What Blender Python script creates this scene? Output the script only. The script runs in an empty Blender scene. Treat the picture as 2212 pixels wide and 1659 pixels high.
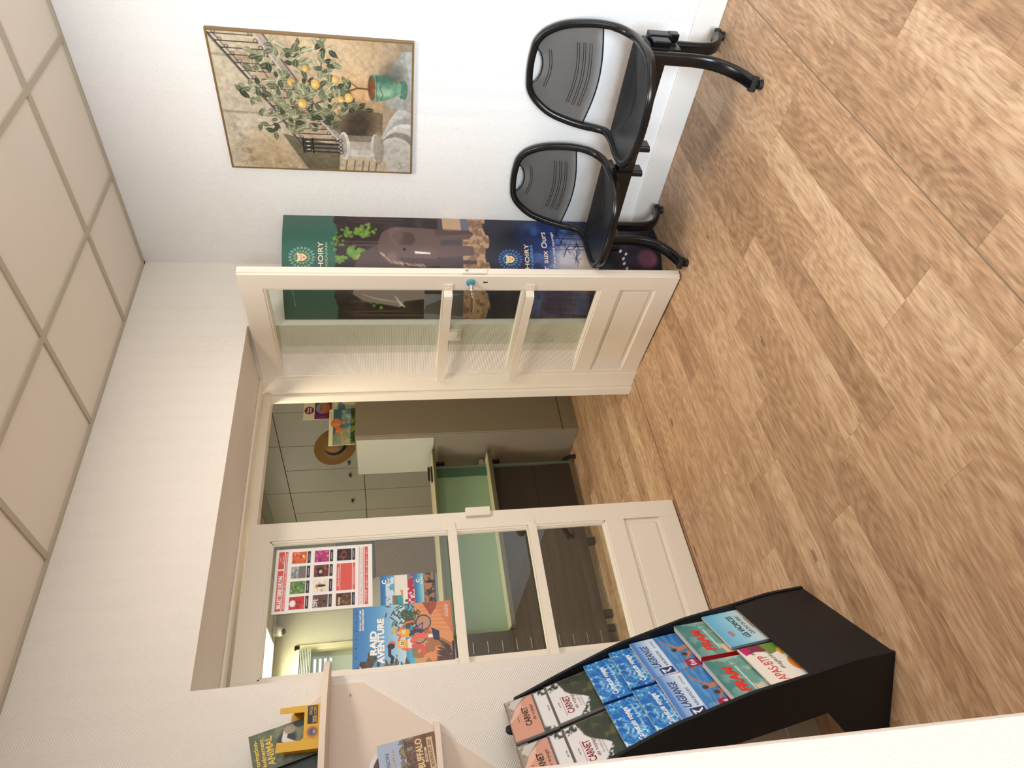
import bpy, bmesh, math, random
import numpy as np
from mathutils import Vector, Matrix

SC = bpy.context.scene
COL = SC.collection

# ------------------------------------------------------------------ camera
# phone held upright, the picture stored turned a quarter: image right = down in the room
C0 = Vector((-2.88790488, -2.39533452, 1.4626482))
FW = Vector((0.63298731, 0.75046361, -0.1900827))
RT = Vector((0.76124556, -0.64803726, -0.02351401))
UP = Vector((0.14082708, 0.12981554, 0.98148645))
cam = bpy.data.cameras.new('camera'); camo = bpy.data.objects.new('camera', cam); COL.objects.link(camo)
R = Matrix((-UP, RT, -FW)).transposed()
camo.matrix_world = Matrix.Translation(C0) @ R.to_4x4()
cam.sensor_fit = 'HORIZONTAL'; cam.sensor_width = 36.0; cam.lens = 1442.96 * 36.0 / 2212.0
cam.clip_start = 0.02; cam.clip_end = 60
SC.camera = camo

# ------------------------------------------------------------------ light
SC.view_settings.view_transform = 'Standard'; SC.view_settings.look = 'None'
SC.view_settings.gamma = 1.0; SC.view_settings.exposure = 0.07
SC.view_settings.use_curve_mapping = False
world = bpy.data.worlds.new('world'); SC.world = world; world.use_nodes = True
bg = world.node_tree.nodes['Background']; bg.inputs[0].default_value = (0.86, 0.93, 1.0, 1); bg.inputs[1].default_value = 1.6

def area(name, loc, direction, sx, sy, power, color):
    l = bpy.data.lights.new(name, 'AREA'); l.shape = 'RECTANGLE'; l.size = sx; l.size_y = sy
    l.energy = power; l.color = color
    o = bpy.data.objects.new(name, l); COL.objects.link(o)
    o.location = loc; o.rotation_euler = Vector(direction).to_track_quat('-Z', 'Y').to_euler()
    return o
# daylight through the street window behind the camera, side window further left, the office ceiling light, and added fill lamps
area('window_daylight', (-1.35, -4.45, 1.45), (0.05, 1, -0.12), 2.3, 1.7, 17, (0.92, 0.95, 1.0))
area('shopfront_daylight', (-8.5, -4.5, 1.35), (1, 0.34, -0.03), 3.0, 2.6, 770, (0.72, 0.86, 1.0))
area('room_fill_light', (-1.32, -1.40, 2.60), (0, 0, -1), 0.58, 0.58, 27, (1.0, 0.92, 0.83))  # added warm fill under the ceiling, no fitting modelled here
area('office_luminaire_light', (-0.52, 4.52, 2.59), (0, 0, -1), 0.28, 0.5, 12, (1.0, 0.92, 0.74))
area('office_near_fill_light', (-1.1, 0.95, 2.60), (0, 0, -1), 0.5, 0.5, 20, (1.0, 0.86, 0.62))  # added fill, brightens the cabinet front and floor near the doorway
area('office_side_fill_light', (-3.4, 1.3, 1.5), (1, 0.30, -0.1), 1.2, 1.2, 24, (0.88, 0.95, 1.0))  # added fill standing inside the office, away from any window

random.seed(7)

# ------------------------------------------------------------------ colour + materials
def lin(c):
    c = np.asarray(c, float) / 255.0
    return np.where(c <= 0.04045, c / 12.92, ((c + 0.055) / 1.055) ** 2.4)
def rgb(c): return tuple(float(v) for v in lin(c)) + (1.0,)
_mats = {}
def mat(name, color, rough=0.5, metal=0.0, noise=0.0, nscale=30.0, bump=0.0, bscale=200.0, spec=0.5, coat=0.0):
    if name in _mats: return _mats[name]
    m = bpy.data.materials.new(name); m.use_nodes = True; nt = m.node_tree
    b = nt.nodes['Principled BSDF']
    b.inputs['Base Color'].default_value = rgb(color); b.inputs['Roughness'].default_value = rough
    b.inputs['Metallic'].default_value = metal; b.inputs['Specular IOR Level'].default_value = spec
    b.inputs['Coat Weight'].default_value = coat
    tc = nt.nodes.new('ShaderNodeTexCoord')
    n = nt.nodes.new('ShaderNodeTexNoise'); n.inputs['Scale'].default_value = nscale
    n.inputs['Detail'].default_value = 4; nt.links.new(tc.outputs['Object'], n.inputs['Vector'])
    mx = nt.nodes.new('ShaderNodeMix'); mx.data_type = 'RGBA'; mx.blend_type = 'MULTIPLY'
    mx.inputs[0].default_value = 1.0
    mr = nt.nodes.new('ShaderNodeMapRange'); mr.inputs['To Min'].default_value = 1 - noise; mr.inputs['To Max'].default_value = 1 + noise * 0.4
    nt.links.new(n.outputs['Fac'], mr.inputs['Value'])
    mx.inputs[6].default_value = rgb(color); nt.links.new(mr.outputs[0], mx.inputs[7])
    nt.links.new(mx.outputs[2], b.inputs['Base Color'])
    if bump:
        n2 = nt.nodes.new('ShaderNodeTexNoise'); n2.inputs['Scale'].default_value = bscale
        nt.links.new(tc.outputs['Object'], n2.inputs['Vector'])
        bp = nt.nodes.new('ShaderNodeBump'); bp.inputs['Strength'].default_value = bump; bp.inputs['Distance'].default_value = 0.002
        nt.links.new(n2.outputs['Fac'], bp.inputs['Height']); nt.links.new(bp.outputs[0], b.inputs['Normal'])
    _mats[name] = m
    return m

def nodes(m):
    nt = m.node_tree
    def N(t, **k):
        n = nt.nodes.new(t)
        for a, v in k.items(): setattr(n, a, v)
        return n
    def L(a, b): nt.links.new(a, b)
    def M(op, a, b=None, c=None):
        n = nt.nodes.new('ShaderNodeMath'); n.operation = op
        for i, v in enumerate((a, b, c)):
            if v is None: continue
            if isinstance(v, (int, float)): n.inputs[i].default_value = v
            else: nt.links.new(v, n.inputs[i])
        return n.outputs[0]
    return nt, N, L, M

def wallpaper(name, color, axis, band=0.048, pitch=0.0085, strength=0.55):
    """painted woven glass wallpaper: upright bands of slanting ribs, chevron fashion"""
    m = bpy.data.materials.new(name); m.use_nodes = True
    nt, N, L, M = nodes(m); b = nt.nodes['Principled BSDF']
    b.inputs['Roughness'].default_value = 0.62; b.inputs['Specular IOR Level'].default_value = 0.25
    tc = N('ShaderNodeTexCoord'); sp = N('ShaderNodeSeparateXYZ'); L(tc.outputs['Object'], sp.inputs[0])
    h = sp.outputs[axis]; z = sp.outputs[2]
    pp = M('PINGPONG', h, band)
    v = M('SINE', M('MULTIPLY', M('ADD', z, M('MULTIPLY', pp, 0.75)), 2 * math.pi / pitch))
    n = N('ShaderNodeTexNoise'); n.inputs['Scale'].default_value = 60; L(tc.outputs['Object'], n.inputs['Vector'])
    hgt = M('ADD', M('MULTIPLY', v, 0.5), M('MULTIPLY', n.outputs['Fac'], 0.8))
    bp = N('ShaderNodeBump'); bp.inputs['Strength'].default_value = strength; bp.inputs['Distance'].default_value = 0.0012
    L(hgt, bp.inputs['Height']); L(bp.outputs[0], b.inputs['Normal'])
    n3 = N('ShaderNodeTexNoise'); n3.inputs['Scale'].default_value = 1.7; L(tc.outputs['Object'], n3.inputs['Vector'])
    mr = N('ShaderNodeMapRange'); mr.inputs['To Min'].default_value = 0.96; mr.inputs['To Max'].default_value = 1.03
    L(n3.outputs['Fac'], mr.inputs['Value'])
    mx = N('ShaderNodeMix', data_type='RGBA', blend_type='MULTIPLY'); mx.inputs[0].default_value = 1
    mx.inputs[6].default_value = rgb(color); L(mr.outputs[0], mx.inputs[7]); L(mx.outputs[2], b.inputs['Base Color'])
    return m

def floor_material():
    m = bpy.data.materials.new('oak_plank_vinyl'); m.use_nodes = True
    nt, N, L, M = nodes(m); b = nt.nodes['Principled BSDF']
    b.inputs['Specular IOR Level'].default_value = 0.35
    tc = N('ShaderNodeTexCoord'); sp = N('ShaderNodeSeparateXYZ'); L(tc.outputs['Object'], sp.inputs[0])
    x, y = sp.outputs[0], sp.outputs[1]
    RW, PL = 0.119, 0.92
    ry = M('DIVIDE', M('ADD', y, 1.51), RW); row = M('FLOOR', ry)
    wn = N('ShaderNodeTexWhiteNoise', noise_dimensions='1D'); L(row, wn.inputs['W'])
    xo = M('DIVIDE', M('ADD', x, M('MULTIPLY', wn.outputs['Value'], 5.0)), PL); pl = M('FLOOR', xo)
    cv = N('ShaderNodeCombineXYZ'); L(row, cv.inputs[0]); L(pl, cv.inputs[1])
    wn2 = N('ShaderNodeTexWhiteNoise', noise_dimensions='3D'); L(cv.outputs[0], wn2.inputs['Vector'])
    rnd = wn2.outputs['Value']
    # grain: noise stretched along the plank, shifted per plank
    sh = M('MULTIPLY', rnd, 37.0)
    g = N('ShaderNodeCombineXYZ'); L(M('MULTIPLY', x, 2.2), g.inputs[0]); L(M('MULTIPLY', y, 26.0), g.inputs[1]); L(sh, g.inputs[2])
    n1 = N('ShaderNodeTexNoise'); n1.inputs['Scale'].default_value = 1.6; n1.inputs['Detail'].default_value = 9; n1.inputs['Roughness'].default_value = 0.62
    n1.inputs['Distortion'].default_value = 0.9; L(g.outputs[0], n1.inputs['Vector'])
    g2 = N('ShaderNodeCombineXYZ'); L(M('MULTIPLY', x, 16.0), g2.inputs[0]); L(M('MULTIPLY', y, 190.0), g2.inputs[1]); L(sh, g2.inputs[2])
    n2 = N('ShaderNodeTexNoise'); n2.inputs['Scale'].default_value = 1.0; n2.inputs['Detail'].default_value = 3; L(g2.outputs[0], n2.inputs['Vector'])
    g3 = N('ShaderNodeCombineXYZ'); L(M('MULTIPLY', x, 3.4), g3.inputs[0]); L(M('MULTIPLY', y, 8.0), g3.inputs[1]); L(sh, g3.inputs[2])
    n3 = N('ShaderNodeTexNoise'); n3.inputs['Scale'].default_value = 1.3; n3.inputs['Detail'].default_value = 5; n3.inputs['Distortion'].default_value = 1.6; L(g3.outputs[0], n3.inputs['Vector'])
    # cathedral arches round the knots
    vo = N('ShaderNodeTexVoronoi', feature='F1'); vo.inputs['Scale'].default_value = 1.0
    g4 = N('ShaderNodeCombineXYZ'); L(M('MULTIPLY', x, 2.0), g4.inputs[0]); L(M('MULTIPLY', y, 5.5), g4.inputs[1]); L(sh, g4.inputs[2]); L(g4.outputs[0], vo.inputs['Vector'])
    ring = M('SINE', M('ADD', M('MULTIPLY', vo.outputs['Distance'], 60.0), M('MULTIPLY', n1.outputs['Fac'], 16.0)))
    knot = M('LESS_THAN', M('ADD', vo.outputs['Distance'], M('MULTIPLY', M('SUBTRACT', n2.outputs['Fac'], 0.5), 0.10)), 0.055)
    ramp = N('ShaderNodeValToRGB'); e = ramp.color_ramp.elements
    e[0].position = 0.26; e[0].color = rgb((150, 116, 86)); e[1].position = 0.76; e[1].color = rgb((226, 194, 160))
    em = ramp.color_ramp.elements.new(0.5); em.color = rgb((192, 154, 119))
    fac = M('ADD', M('ADD', M('MULTIPLY', n1.outputs['Fac'], 0.52), M('MULTIPLY', n3.outputs['Fac'], 0.32)), M('ADD', M('MULTIPLY', ring, 0.05), M('MULTIPLY', M('SUBTRACT', rnd, 0.5), 0.24)))
    fac = M('ADD', fac, 0.08)
    L(fac, ramp.inputs[0])
    mr = N('ShaderNodeMapRange'); mr.inputs['From Min'].default_value = 0.34; mr.inputs['From Max'].default_value = 0.52; mr.inputs['To Min'].default_value = 0.78; mr.inputs['To Max'].default_value = 1.05
    L(n2.outputs['Fac'], mr.inputs['Value'])
    mx = N('ShaderNodeMix', data_type='RGBA', blend_type='MULTIPLY'); mx.inputs[0].default_value = 1
    L(ramp.outputs[0], mx.inputs[6]); L(mr.outputs[0], mx.inputs[7])
    # joints
    fy = M('FRACT', ry); fx = M('FRACT', xo)
    jy = M('LESS_THAN', M('PINGPONG', fy, 0.5), 0.006); jx = M('LESS_THAN', M('PINGPONG', fx, 0.5), 0.0012)
    j = M('MULTIPLY', M('MAXIMUM', jy, jx), 0.35)
    dk = N('ShaderNodeMix', data_type='RGBA'); dk.inputs[7].default_value = rgb((92, 66, 46))
    L(M('MAXIMUM', j, M('MULTIPLY', knot, 0.55)), dk.inputs[0]); L(mx.outputs[2], dk.inputs[6])
    L(dk.outputs[2], b.inputs['Base Color'])
    r = M('ADD', M('MULTIPLY', n2.outputs['Fac'], 0.15), 0.36); L(r, b.inputs['Roughness'])
    bp = N('ShaderNodeBump'); bp.inputs['Strength'].default_value = 0.12; bp.inputs['Distance'].default_value = 0.001
    L(M('SUBTRACT', n2.outputs['Fac'], j), bp.inputs['Height']); L(bp.outputs[0], b.inputs['Normal'])
    return m

def print_material(name, rough, spec):
    m = bpy.data.materials.new(name); m.use_nodes = True
    nt, N, L, M = nodes(m); b = nt.nodes['Principled BSDF']
    at = N('ShaderNodeVertexColor', layer_name='print'); L(at.outputs['Color'], b.inputs['Base Color'])
    b.inputs['Roughness'].default_value = rough; b.inputs['Specular IOR Level'].default_value = spec
    return m
PRINT = print_material('printed_paper', 0.35, 0.4)
PRINT_MATT = print_material('printed_matt_board', 0.6, 0.2)

def glass_material():
    m = bpy.data.materials.new('window_pane_glass'); m.use_nodes = True
    nt, N, L, M = nodes(m); nt.nodes.remove(nt.nodes['Principled BSDF'])
    t = N('ShaderNodeBsdfTransparent'); t.inputs[0].default_value = (0.95, 0.975, 0.94, 1)
    g = N('ShaderNodeBsdfGlossy'); g.inputs['Roughness'].default_value = 0.01
    fr = N('ShaderNodeLayerWeight'); fr.inputs['Blend'].default_value = 0.5
    mx = N('ShaderNodeMixShader'); L(M('ADD', 0.05, M('MULTIPLY', M('POWER', fr.outputs['Facing'], 5.0), 0.9)), mx.inputs[0]); L(t.outputs[0], mx.inputs[1]); L(g.outputs[0], mx.inputs[2])
    L(mx.outputs[0], nt.nodes['Material Output'].inputs[0])
    return m
GLASS = glass_material()
def green_glass():
    m = bpy.data.materials.new('frosted_green_panel'); m.use_nodes = True
    nt, N, L, M = nodes(m); b = nt.nodes['Principled BSDF']
    b.inputs['Base Color'].default_value = rgb((146, 174, 140)); b.inputs['Roughness'].default_value = 0.25
    t = N('ShaderNodeBsdfTransparent'); t.inputs[0].default_value = (0.6, 0.8, 0.6, 1)
    mx = N('ShaderNodeMixShader'); mx.inputs[0].default_value = 0.8
    L(t.outputs[0], mx.inputs[1]); L(b.outputs[0], mx.inputs[2]); L(mx.outputs[0], nt.nodes['Material Output'].inputs[0])
    return m
GREEN = green_glass()
def mesh_fabric():
    m = bpy.data.materials.new('black_mesh_fabric'); m.use_nodes = True
    nt, N, L, M = nodes(m); b = nt.nodes['Principled BSDF']
    b.inputs['Base Color'].default_value = rgb((62, 60, 58)); b.inputs['Roughness'].default_value = 0.5
    t = N('ShaderNodeBsdfTransparent')
    tc = N('ShaderNodeTexCoord'); sp = N('ShaderNodeSeparateXYZ'); L(tc.outputs['Object'], sp.inputs[0])
    p = 2 * math.pi / 0.0026
    u = M('SINE', M('MULTIPLY', M('ADD', sp.outputs[1], sp.outputs[2]), p)); v = M('SINE', M('MULTIPLY', M('SUBTRACT', sp.outputs[1], sp.outputs[2]), p))
    hole = M('GREATER_THAN', M('MULTIPLY', u, v), 0.16)
    mx = N('ShaderNodeMixShader'); L(M('SUBTRACT', 1.0, M('MULTIPLY', hole, 0.85)), mx.inputs[0])
    L(t.outputs[0], mx.inputs[1]); L(b.outputs[0], mx.inputs[2]); L(mx.outputs[0], nt.nodes['Material Output'].inputs[0])
    return m
MESHF = mesh_fabric()
def emitter(name, color, strength):
    m = bpy.data.materials.new(name); m.use_nodes = True; b = m.node_tree.nodes['Principled BSDF']
    b.inputs['Emission Color'].default_value = rgb(color); b.inputs['Emission Strength'].default_value = strength
    return m

WALL_R = wallpaper('painted_wallpaper_picture_side', (238, 236, 233), 1)
WALL_L = wallpaper('painted_wallpaper_door_side', (236, 230, 221), 0)
PLASTER = mat('cream_plaster', (232, 222, 206), 0.7, noise=0.03, nscale=3, bump=0.2, bscale=90)
CREAM = mat('cream_gloss_paint', (242, 233, 217), 0.32, noise=0.02, nscale=6, bump=0.05, bscale=60)
SKIRT = mat('white_skirting_paint', (236, 230, 222), 0.35, noise=0.02, nscale=9)
TILE = mat('ceiling_tile_white', (234, 225, 212), 0.8, noise=0.03, nscale=2.5, bump=0.15, bscale=300)
TEE = mat('ceiling_tee_cream', (186, 176, 156), 0.5)
BLACKF = mat('black_gloss_steel', (13, 13, 14), 0.25, spec=0.45)
BLACKP = mat('black_plastic_seat', (24, 25, 27), 0.38, spec=0.5, bump=0.05, bscale=500)
BLACKR = mat('black_rack_sheet', (14, 17, 24), 0.45, spec=0.4, noise=0.1, nscale=12)
RUBBER = mat('black_rubber', (14, 14, 15), 0.6)
CHROME = mat('chrome', (210, 210, 208), 0.12, metal=1.0)
WHITEP = mat('white_plastic', (232, 228, 218), 0.4)
PAPER = mat('white_page_edges', (222, 214, 204), 0.7, noise=0.12, nscale=400)

# ------------------------------------------------------------------ object helpers
def tag(o, label=None, cat=None, group=None, kind=None):
    if label: o['label'] = label
    if cat: o['category'] = cat
    if group: o['group'] = group
    if kind: o['kind'] = kind
    return o
def obj(name, me, m=None, parent=None):
    if isinstance(me, bmesh.types.BMesh):
        bm = me; me = bpy.data.meshes.new(name); bm.normal_update(); bm.to_mesh(me); bm.free()
    o = bpy.data.objects.new(name, me); COL.objects.link(o)
    if m is not None: me.materials.append(m)
    if parent is not None: o.parent = parent
    return o
def thing(name, label, cat, loc=(0, 0, 0), rz=0, group=None):
    o = bpy.data.objects.new(name, None); COL.objects.link(o); o.location = loc; o.rotation_euler = (0, 0, rz)
    o.empty_display_size = 0.05
    return tag(o, label, cat, group)
def struct(name, me, m): return tag(obj(name, me, m), kind='structure')

def box(bm, x0, x1, y0, y1, z0, z1, bev=0.0, M=None):
    b2 = bmesh.new(); bmesh.ops.create_cube(b2, size=1.0)
    for v in b2.verts:
        v.co = Vector(((x0 + x1) / 2 + v.co.x * (x1 - x0), (y0 + y1) / 2 + v.co.y * (y1 - y0), (z0 + z1) / 2 + v.co.z * (z1 - z0)))
    if bev: bmesh.ops.bevel(b2, geom=b2.edges[:], offset=bev, segments=2, affect='EDGES', profile=0.5)
    if M is not None: b2.transform(M)
    merge(bm, b2); return bm
def merge(bm, b2):
    me = bpy.data.meshes.new('tmp'); b2.to_mesh(me); b2.free(); bm.from_mesh(me); bpy.data.meshes.remove(me)
def nb(): return bmesh.new()
def B(*a, **k): return box(nb(), *a, **k)
def prism(poly, fn, d0, d1):
    """polygon (u,v) list extruded between depths through fn(u,v,d)"""
    bm = nb(); a = [bm.verts.new(fn(u, v, d0)) for u, v in poly]; c = [bm.verts.new(fn(u, v, d1)) for u, v in poly]
    bm.faces.new(a); bm.faces.new(c[::-1]); n = len(poly)
    for i in range(n): bm.faces.new((a[i], a[(i + 1) % n], c[(i + 1) % n], c[i]))
    bmesh.ops.recalc_face_normals(bm, faces=bm.faces[:]); return bm
def smooth(o, ang=40):
    for p in o.data.polygons: p.use_smooth = True
    try: o.data.set_sharp_from_angle(angle=math.radians(ang))
    except Exception: pass
    return o
def catmull(P, n=6, closed=False):
    P = [Vector(p) for p in P]; N = len(P); out = []
    rng = range(N) if closed else range(N - 1)
    for i in rng:
        if closed: p0, p1, p2, p3 = P[i - 1], P[i], P[(i + 1) % N], P[(i + 2) % N]
        else: p0, p1, p2, p3 = P[max(i - 1, 0)], P[i], P[i + 1], P[min(i + 2, N - 1)]
        for k in range(n):
            t = k / n
            out.append(0.5 * ((2 * p1) + (p2 - p0) * t + (2 * p0 - 5 * p1 + 4 * p2 - p3) * t * t + (3 * p1 - p0 - 3 * p2 + p3) * t ** 3))
    if not closed: out.append(P[-1])
    return out
def sweep(bm, P, w, t, closed=False, up=None, seg=10, taper=None):
    """superellipse section w x t swept along P; up(i,tangent) gives the w direction"""
    P = [Vector(p) for p in P]; N = len(P); rings = []
    prev = None
    for i, p in enumerate(P):
        a = P[i - 1] if (i > 0 or closed) else P[0]; b = P[(i + 1) % N] if (i < N - 1 or closed) else P[-1]
        T = (b - a).normalized()
        if up is not None: U = Vector(up(i, T))
        elif prev is not None: U = prev
        else: U = Vector((0, 0, 1)) if abs(T.z) < 0.9 else Vector((1, 0, 0))
        U = (U - T * U.dot(T)).normalized(); prev = U; V = T.cross(U)
        k = taper(i / (N - 1)) if taper else 1.0
        ring = []
        for s in range(seg):
            an = 2 * math.pi * s / seg; c, s_ = math.cos(an), math.sin(an)
            e = 0.6
            ring.append(bm.verts.new(p + U * (w / 2 * k * math.copysign(abs(c) ** e, c)) + V * (t / 2 * k * math.copysign(abs(s_) ** e, s_))))
        rings.append(ring)
    M_ = N if closed else N - 1
    for i in range(M_):
        r0, r1 = rings[i], rings[(i + 1) % N]
        for s in range(seg): bm.faces.new((r0[s], r0[(s + 1) % seg], r1[(s + 1) % seg], r1[s]))
    if not closed: bm.faces.new(rings[0][::-1]); bm.faces.new(rings[-1])
    return bm
def cyl(bm, p0, p1, r0, r1=None, seg=20):
    p0, p1 = Vector(p0), Vector(p1); r1 = r0 if r1 is None else r1
    T = (p1 - p0).normalized(); U = T.orthogonal().normalized(); V = T.cross(U)
    a = [bm.verts.new(p0 + (U * math.cos(2 * math.pi * s / seg) + V * math.sin(2 * math.pi * s / seg)) * r0) for s in range(seg)]
    b = [bm.verts.new(p1 + (U * math.cos(2 * math.pi * s / seg) + V * math.sin(2 * math.pi * s / seg)) * r1) for s in range(seg)]
    for s in range(seg): bm.faces.new((a[s], a[(s + 1) % seg], b[(s + 1) % seg], b[s]))
    bm.faces.new(a[::-1]); bm.faces.new(b); return bm

# ------------------------------------------------------------------ printed pictures: a small painter, stored as vertex colours
class Canvas:
    def __init__(s, w, h, nx, base=(255, 255, 255), ss=2):
        s.w, s.h, s.nx = w, h, nx; s.ny = max(2, int(round(nx * h / w))); s.ss = ss
        s.W, s.H = s.nx * ss, s.ny * ss
        s.a = np.empty((s.H, s.W, 3)); s.a[:] = base
        s.X, s.Y = np.meshgrid((np.arange(s.W) + .5) / s.W, (np.arange(s.H) + .5) / s.H)   # unit coordinates
        s.texts = []
    def blend(s, mask, col, al=1.0):
        m = (mask * al)[..., None]; s.a = s.a * (1 - m) + np.asarray(col, float) * m
    def win(s, x0, y0, x1, y1):
        i0, i1 = max(0, int(x0 * s.W) - 1), min(s.W, int(x1 * s.W) + 2); j0, j1 = max(0, int(y0 * s.H) - 1), min(s.H, int(y1 * s.H) + 2)
        return (slice(j0, max(j1, j0)), slice(i0, max(i1, i0)))
    def _put(s, sl, m, col, al):
        m = (m * al)[..., None]; s.a[sl] = s.a[sl] * (1 - m) + np.asarray(col, float) * m
    def poly(s, P, col, al=1.0):
        P = np.asarray(P, float); sl = s.win(P[:, 0].min(), P[:, 1].min(), P[:, 0].max(), P[:, 1].max())
        X, Y = s.X[sl], s.Y[sl]; ins = np.zeros(X.shape, bool); n = len(P)
        for i in range(n):
            x0, y0 = P[i]; x1, y1 = P[(i + 1) % n]
            if y0 == y1: continue
            c = ((y0 > Y) != (y1 > Y)) & (X < (x1 - x0) * (Y - y0) / (y1 - y0) + x0); ins ^= c
        s._put(sl, ins.astype(float), col, al)
    def rect(s, x0, y0, x1, y1, col, al=1.0): s.poly([(x0, y0), (x1, y0), (x1, y1), (x0, y1)], col, al)
    def ell(s, cx, cy, rx, ry, col, al=1.0, rot=0.0, soft=0.0):
        k = max(rx, ry * s.h / s.w) * (1 + soft); ky = max(ry, rx * s.w / s.h) * (1 + soft)
        sl = s.win(cx - k, cy - ky, cx + k, cy + ky)
        dx = (s.X[sl] - cx) * s.w; dy = (s.Y[sl] - cy) * s.h; c, n = math.cos(rot), math.sin(rot)
        u = (dx * c + dy * n) / (rx * s.w); v = (-dx * n + dy * c) / (ry * s.h); d = np.sqrt(u * u + v * v)
        m = np.clip((1 - d) / soft + .5, 0, 1) if soft else (d < 1).astype(float)
        s._put(sl, m, col, al)
    def line(s, P, wd, col, al=1.0):
        P = [np.array((p[0], p[1] * s.h / s.w)) for p in P]
        for a, b in zip(P[:-1], P[1:]):
            k = wd; sl = s.win(min(a[0], b[0]) - k, (min(a[1], b[1]) - k) * s.w / s.h, max(a[0], b[0]) + k, (max(a[1], b[1]) + k) * s.w / s.h)
            X, Y = s.X[sl], s.Y[sl] * s.h / s.w; d = b - a; L2 = max(d @ d, 1e-12)
            t = np.clip(((X - a[0]) * d[0] + (Y - a[1]) * d[1]) / L2, 0, 1)
            s._put(sl, (np.hypot(X - a[0] - t * d[0], Y - a[1] - t * d[1]) < wd / 2).astype(float), col, al)
    def noise(s, fx, fy=None, seed=0, oct=4):
        fy = fy or fx * s.h / s.w; r = np.random.RandomState(seed); out = np.zeros_like(s.X); amp = 1; tot = 0
        for o in range(oct):
            nx, ny = int(fx * 2 ** o) + 2, int(fy * 2 ** o) + 2; g = r.rand(ny + 1, nx + 1)
            x = s.X * (nx - 1); y = s.Y * (ny - 1); i = x.astype(int); j = y.astype(int); u = x - i; v = y - j
            u = u * u * (3 - 2 * u); v = v * v * (3 - 2 * v)
            out += amp * ((g[j, i] * (1 - u) + g[j, i + 1] * u) * (1 - v) + (g[j + 1, i] * (1 - u) + g[j + 1, i + 1] * u) * v)
            tot += amp; amp *= .55
        return out / tot
    def vgrad(s, stops, mask=None, al=1.0):
        ys = [p[0] for p in stops]; c = np.stack([np.interp(s.Y, ys, [p[1][k] for p in stops]) for k in range(3)], -1)
        m = (np.ones_like(s.X) if mask is None else mask)[..., None] * al; s.a = s.a * (1 - m) + c * m
    def leaf(s, x, y, L, wd, ang, col, vein=None, al=1.0):
        k = s.w / s.h; pts = []
        for t in np.linspace(0, 1, 9): pts.append((t, wd * math.sin(math.pi * t ** .85)))
        pts += [(t, -v) for t, v in pts[::-1]]
        c, n = math.cos(ang), math.sin(ang)
        s.poly([(x + (t * L * c - v * L * n), y + (t * L * n + v * L * c) * k) for t, v in pts], col, al)
        if vein is not None: s.line([(x, y), (x + L * c, y + L * n * k)], L * .07, vein)
    def text(s, body, x, y, w, h, col, bold=0.0, shear=0.0, rot=0.0, upper=None):
        """left x, baseline y, width w (None = natural), capital height h, all in canvas fractions of width / height"""
        s.texts.append((body, x * s.w, y * s.h, None if w is None else w * s.w, h * s.h, col, bold, shear, rot))
    def img(s): return s.a.reshape(s.ny, s.ss, s.nx, s.ss, 3).mean((1, 3))

_tcache = {}
def text_mesh(body, bold, shear):
    k = (body, bold, shear)
    if k not in _tcache:
        cu = bpy.data.curves.new('t', 'FONT'); cu.body = body; cu.size = 1; cu.shear = shear; cu.offset = bold; cu.resolution_u = 3
        o = bpy.data.objects.new('t', cu); me = o.to_mesh()
        V = np.array([v.co[:2] for v in me.vertices], float).reshape(-1, 2); F = [tuple(p.vertices) for p in me.polygons]
        o.to_mesh_clear(); bpy.data.objects.remove(o); bpy.data.curves.remove(cu); _tcache[k] = (V, F)
    return _tcache[k]

def printed(name, cv, fn, parent=None, m=None, lift=0.0005, step=None):
    """one mesh: the painted grid plus raised ink letters; fn(x, y, d) maps metres on the sheet to local space"""
    im = cv.img(); ny, nx = im.shape[:2]
    xs = np.linspace(0, cv.w, nx); ys = np.linspace(0, cv.h, ny)
    gx, gy = np.meshgrid(xs, ys)
    V = fn(gx.ravel(), gy.ravel(), np.zeros(nx * ny)); colr = lin(im.reshape(-1, 3))
    i = np.arange(ny - 1)[:, None] * nx + np.arange(nx - 1)[None, :]
    Q = np.stack([i, i + 1, i + nx + 1, i + nx], -1).reshape(-1, 4)
    verts = [V]; cols = [colr]; loops = [Q.ravel()]; tot = [np.full(len(Q), 4)]; n = len(V)
    for body, x, y, w, h, col, bold, shear, rot in cv.texts:
        TV, F = text_mesh(body, bold, shear)
        if len(TV) == 0: continue
        k = h / 0.70; kx = k if w is None else w / (TV[:, 0].max() - TV[:, 0].min())
        tx = (TV[:, 0] - TV[:, 0].min()) * kx; ty = -TV[:, 1] * k; c, s_ = math.cos(rot), math.sin(rot)
        px = np.clip(x + tx * c - ty * s_, 0, cv.w); py = np.clip(y + tx * s_ + ty * c, 0, cv.h)
        P = fn(px, py, np.full(len(px), lift)); verts.append(P)
        cols.append(np.tile(lin(col), (len(P), 1)))
        for f in F: loops.append(np.array(f) + n); tot.append([len(f)])
        n += len(P)
    V = np.concatenate(verts); loops = np.concatenate(loops); tot = np.concatenate(tot)
    me = bpy.data.meshes.new(name); me.vertices.add(len(V)); me.vertices.foreach_set('co', V.astype(np.float32).ravel())
    me.loops.add(len(loops)); me.loops.foreach_set('vertex_index', loops.astype(np.int32))
    me.polygons.add(len(tot)); st = np.concatenate([[0], np.cumsum(tot)[:-1]])
    me.polygons.foreach_set('loop_start', st.astype(np.int32)); me.update(calc_edges=True); me.validate()
    ca = me.color_attributes.new('print', 'FLOAT_COLOR', 'POINT')
    c4 = np.ones((len(V), 4), np.float32); c4[:, :3] = np.concatenate(cols); ca.data.foreach_set('color', c4.ravel())
    me.polygons.foreach_set('use_smooth', np.ones(len(tot), bool))
    return obj(name, me, m or PRINT, parent)
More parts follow.
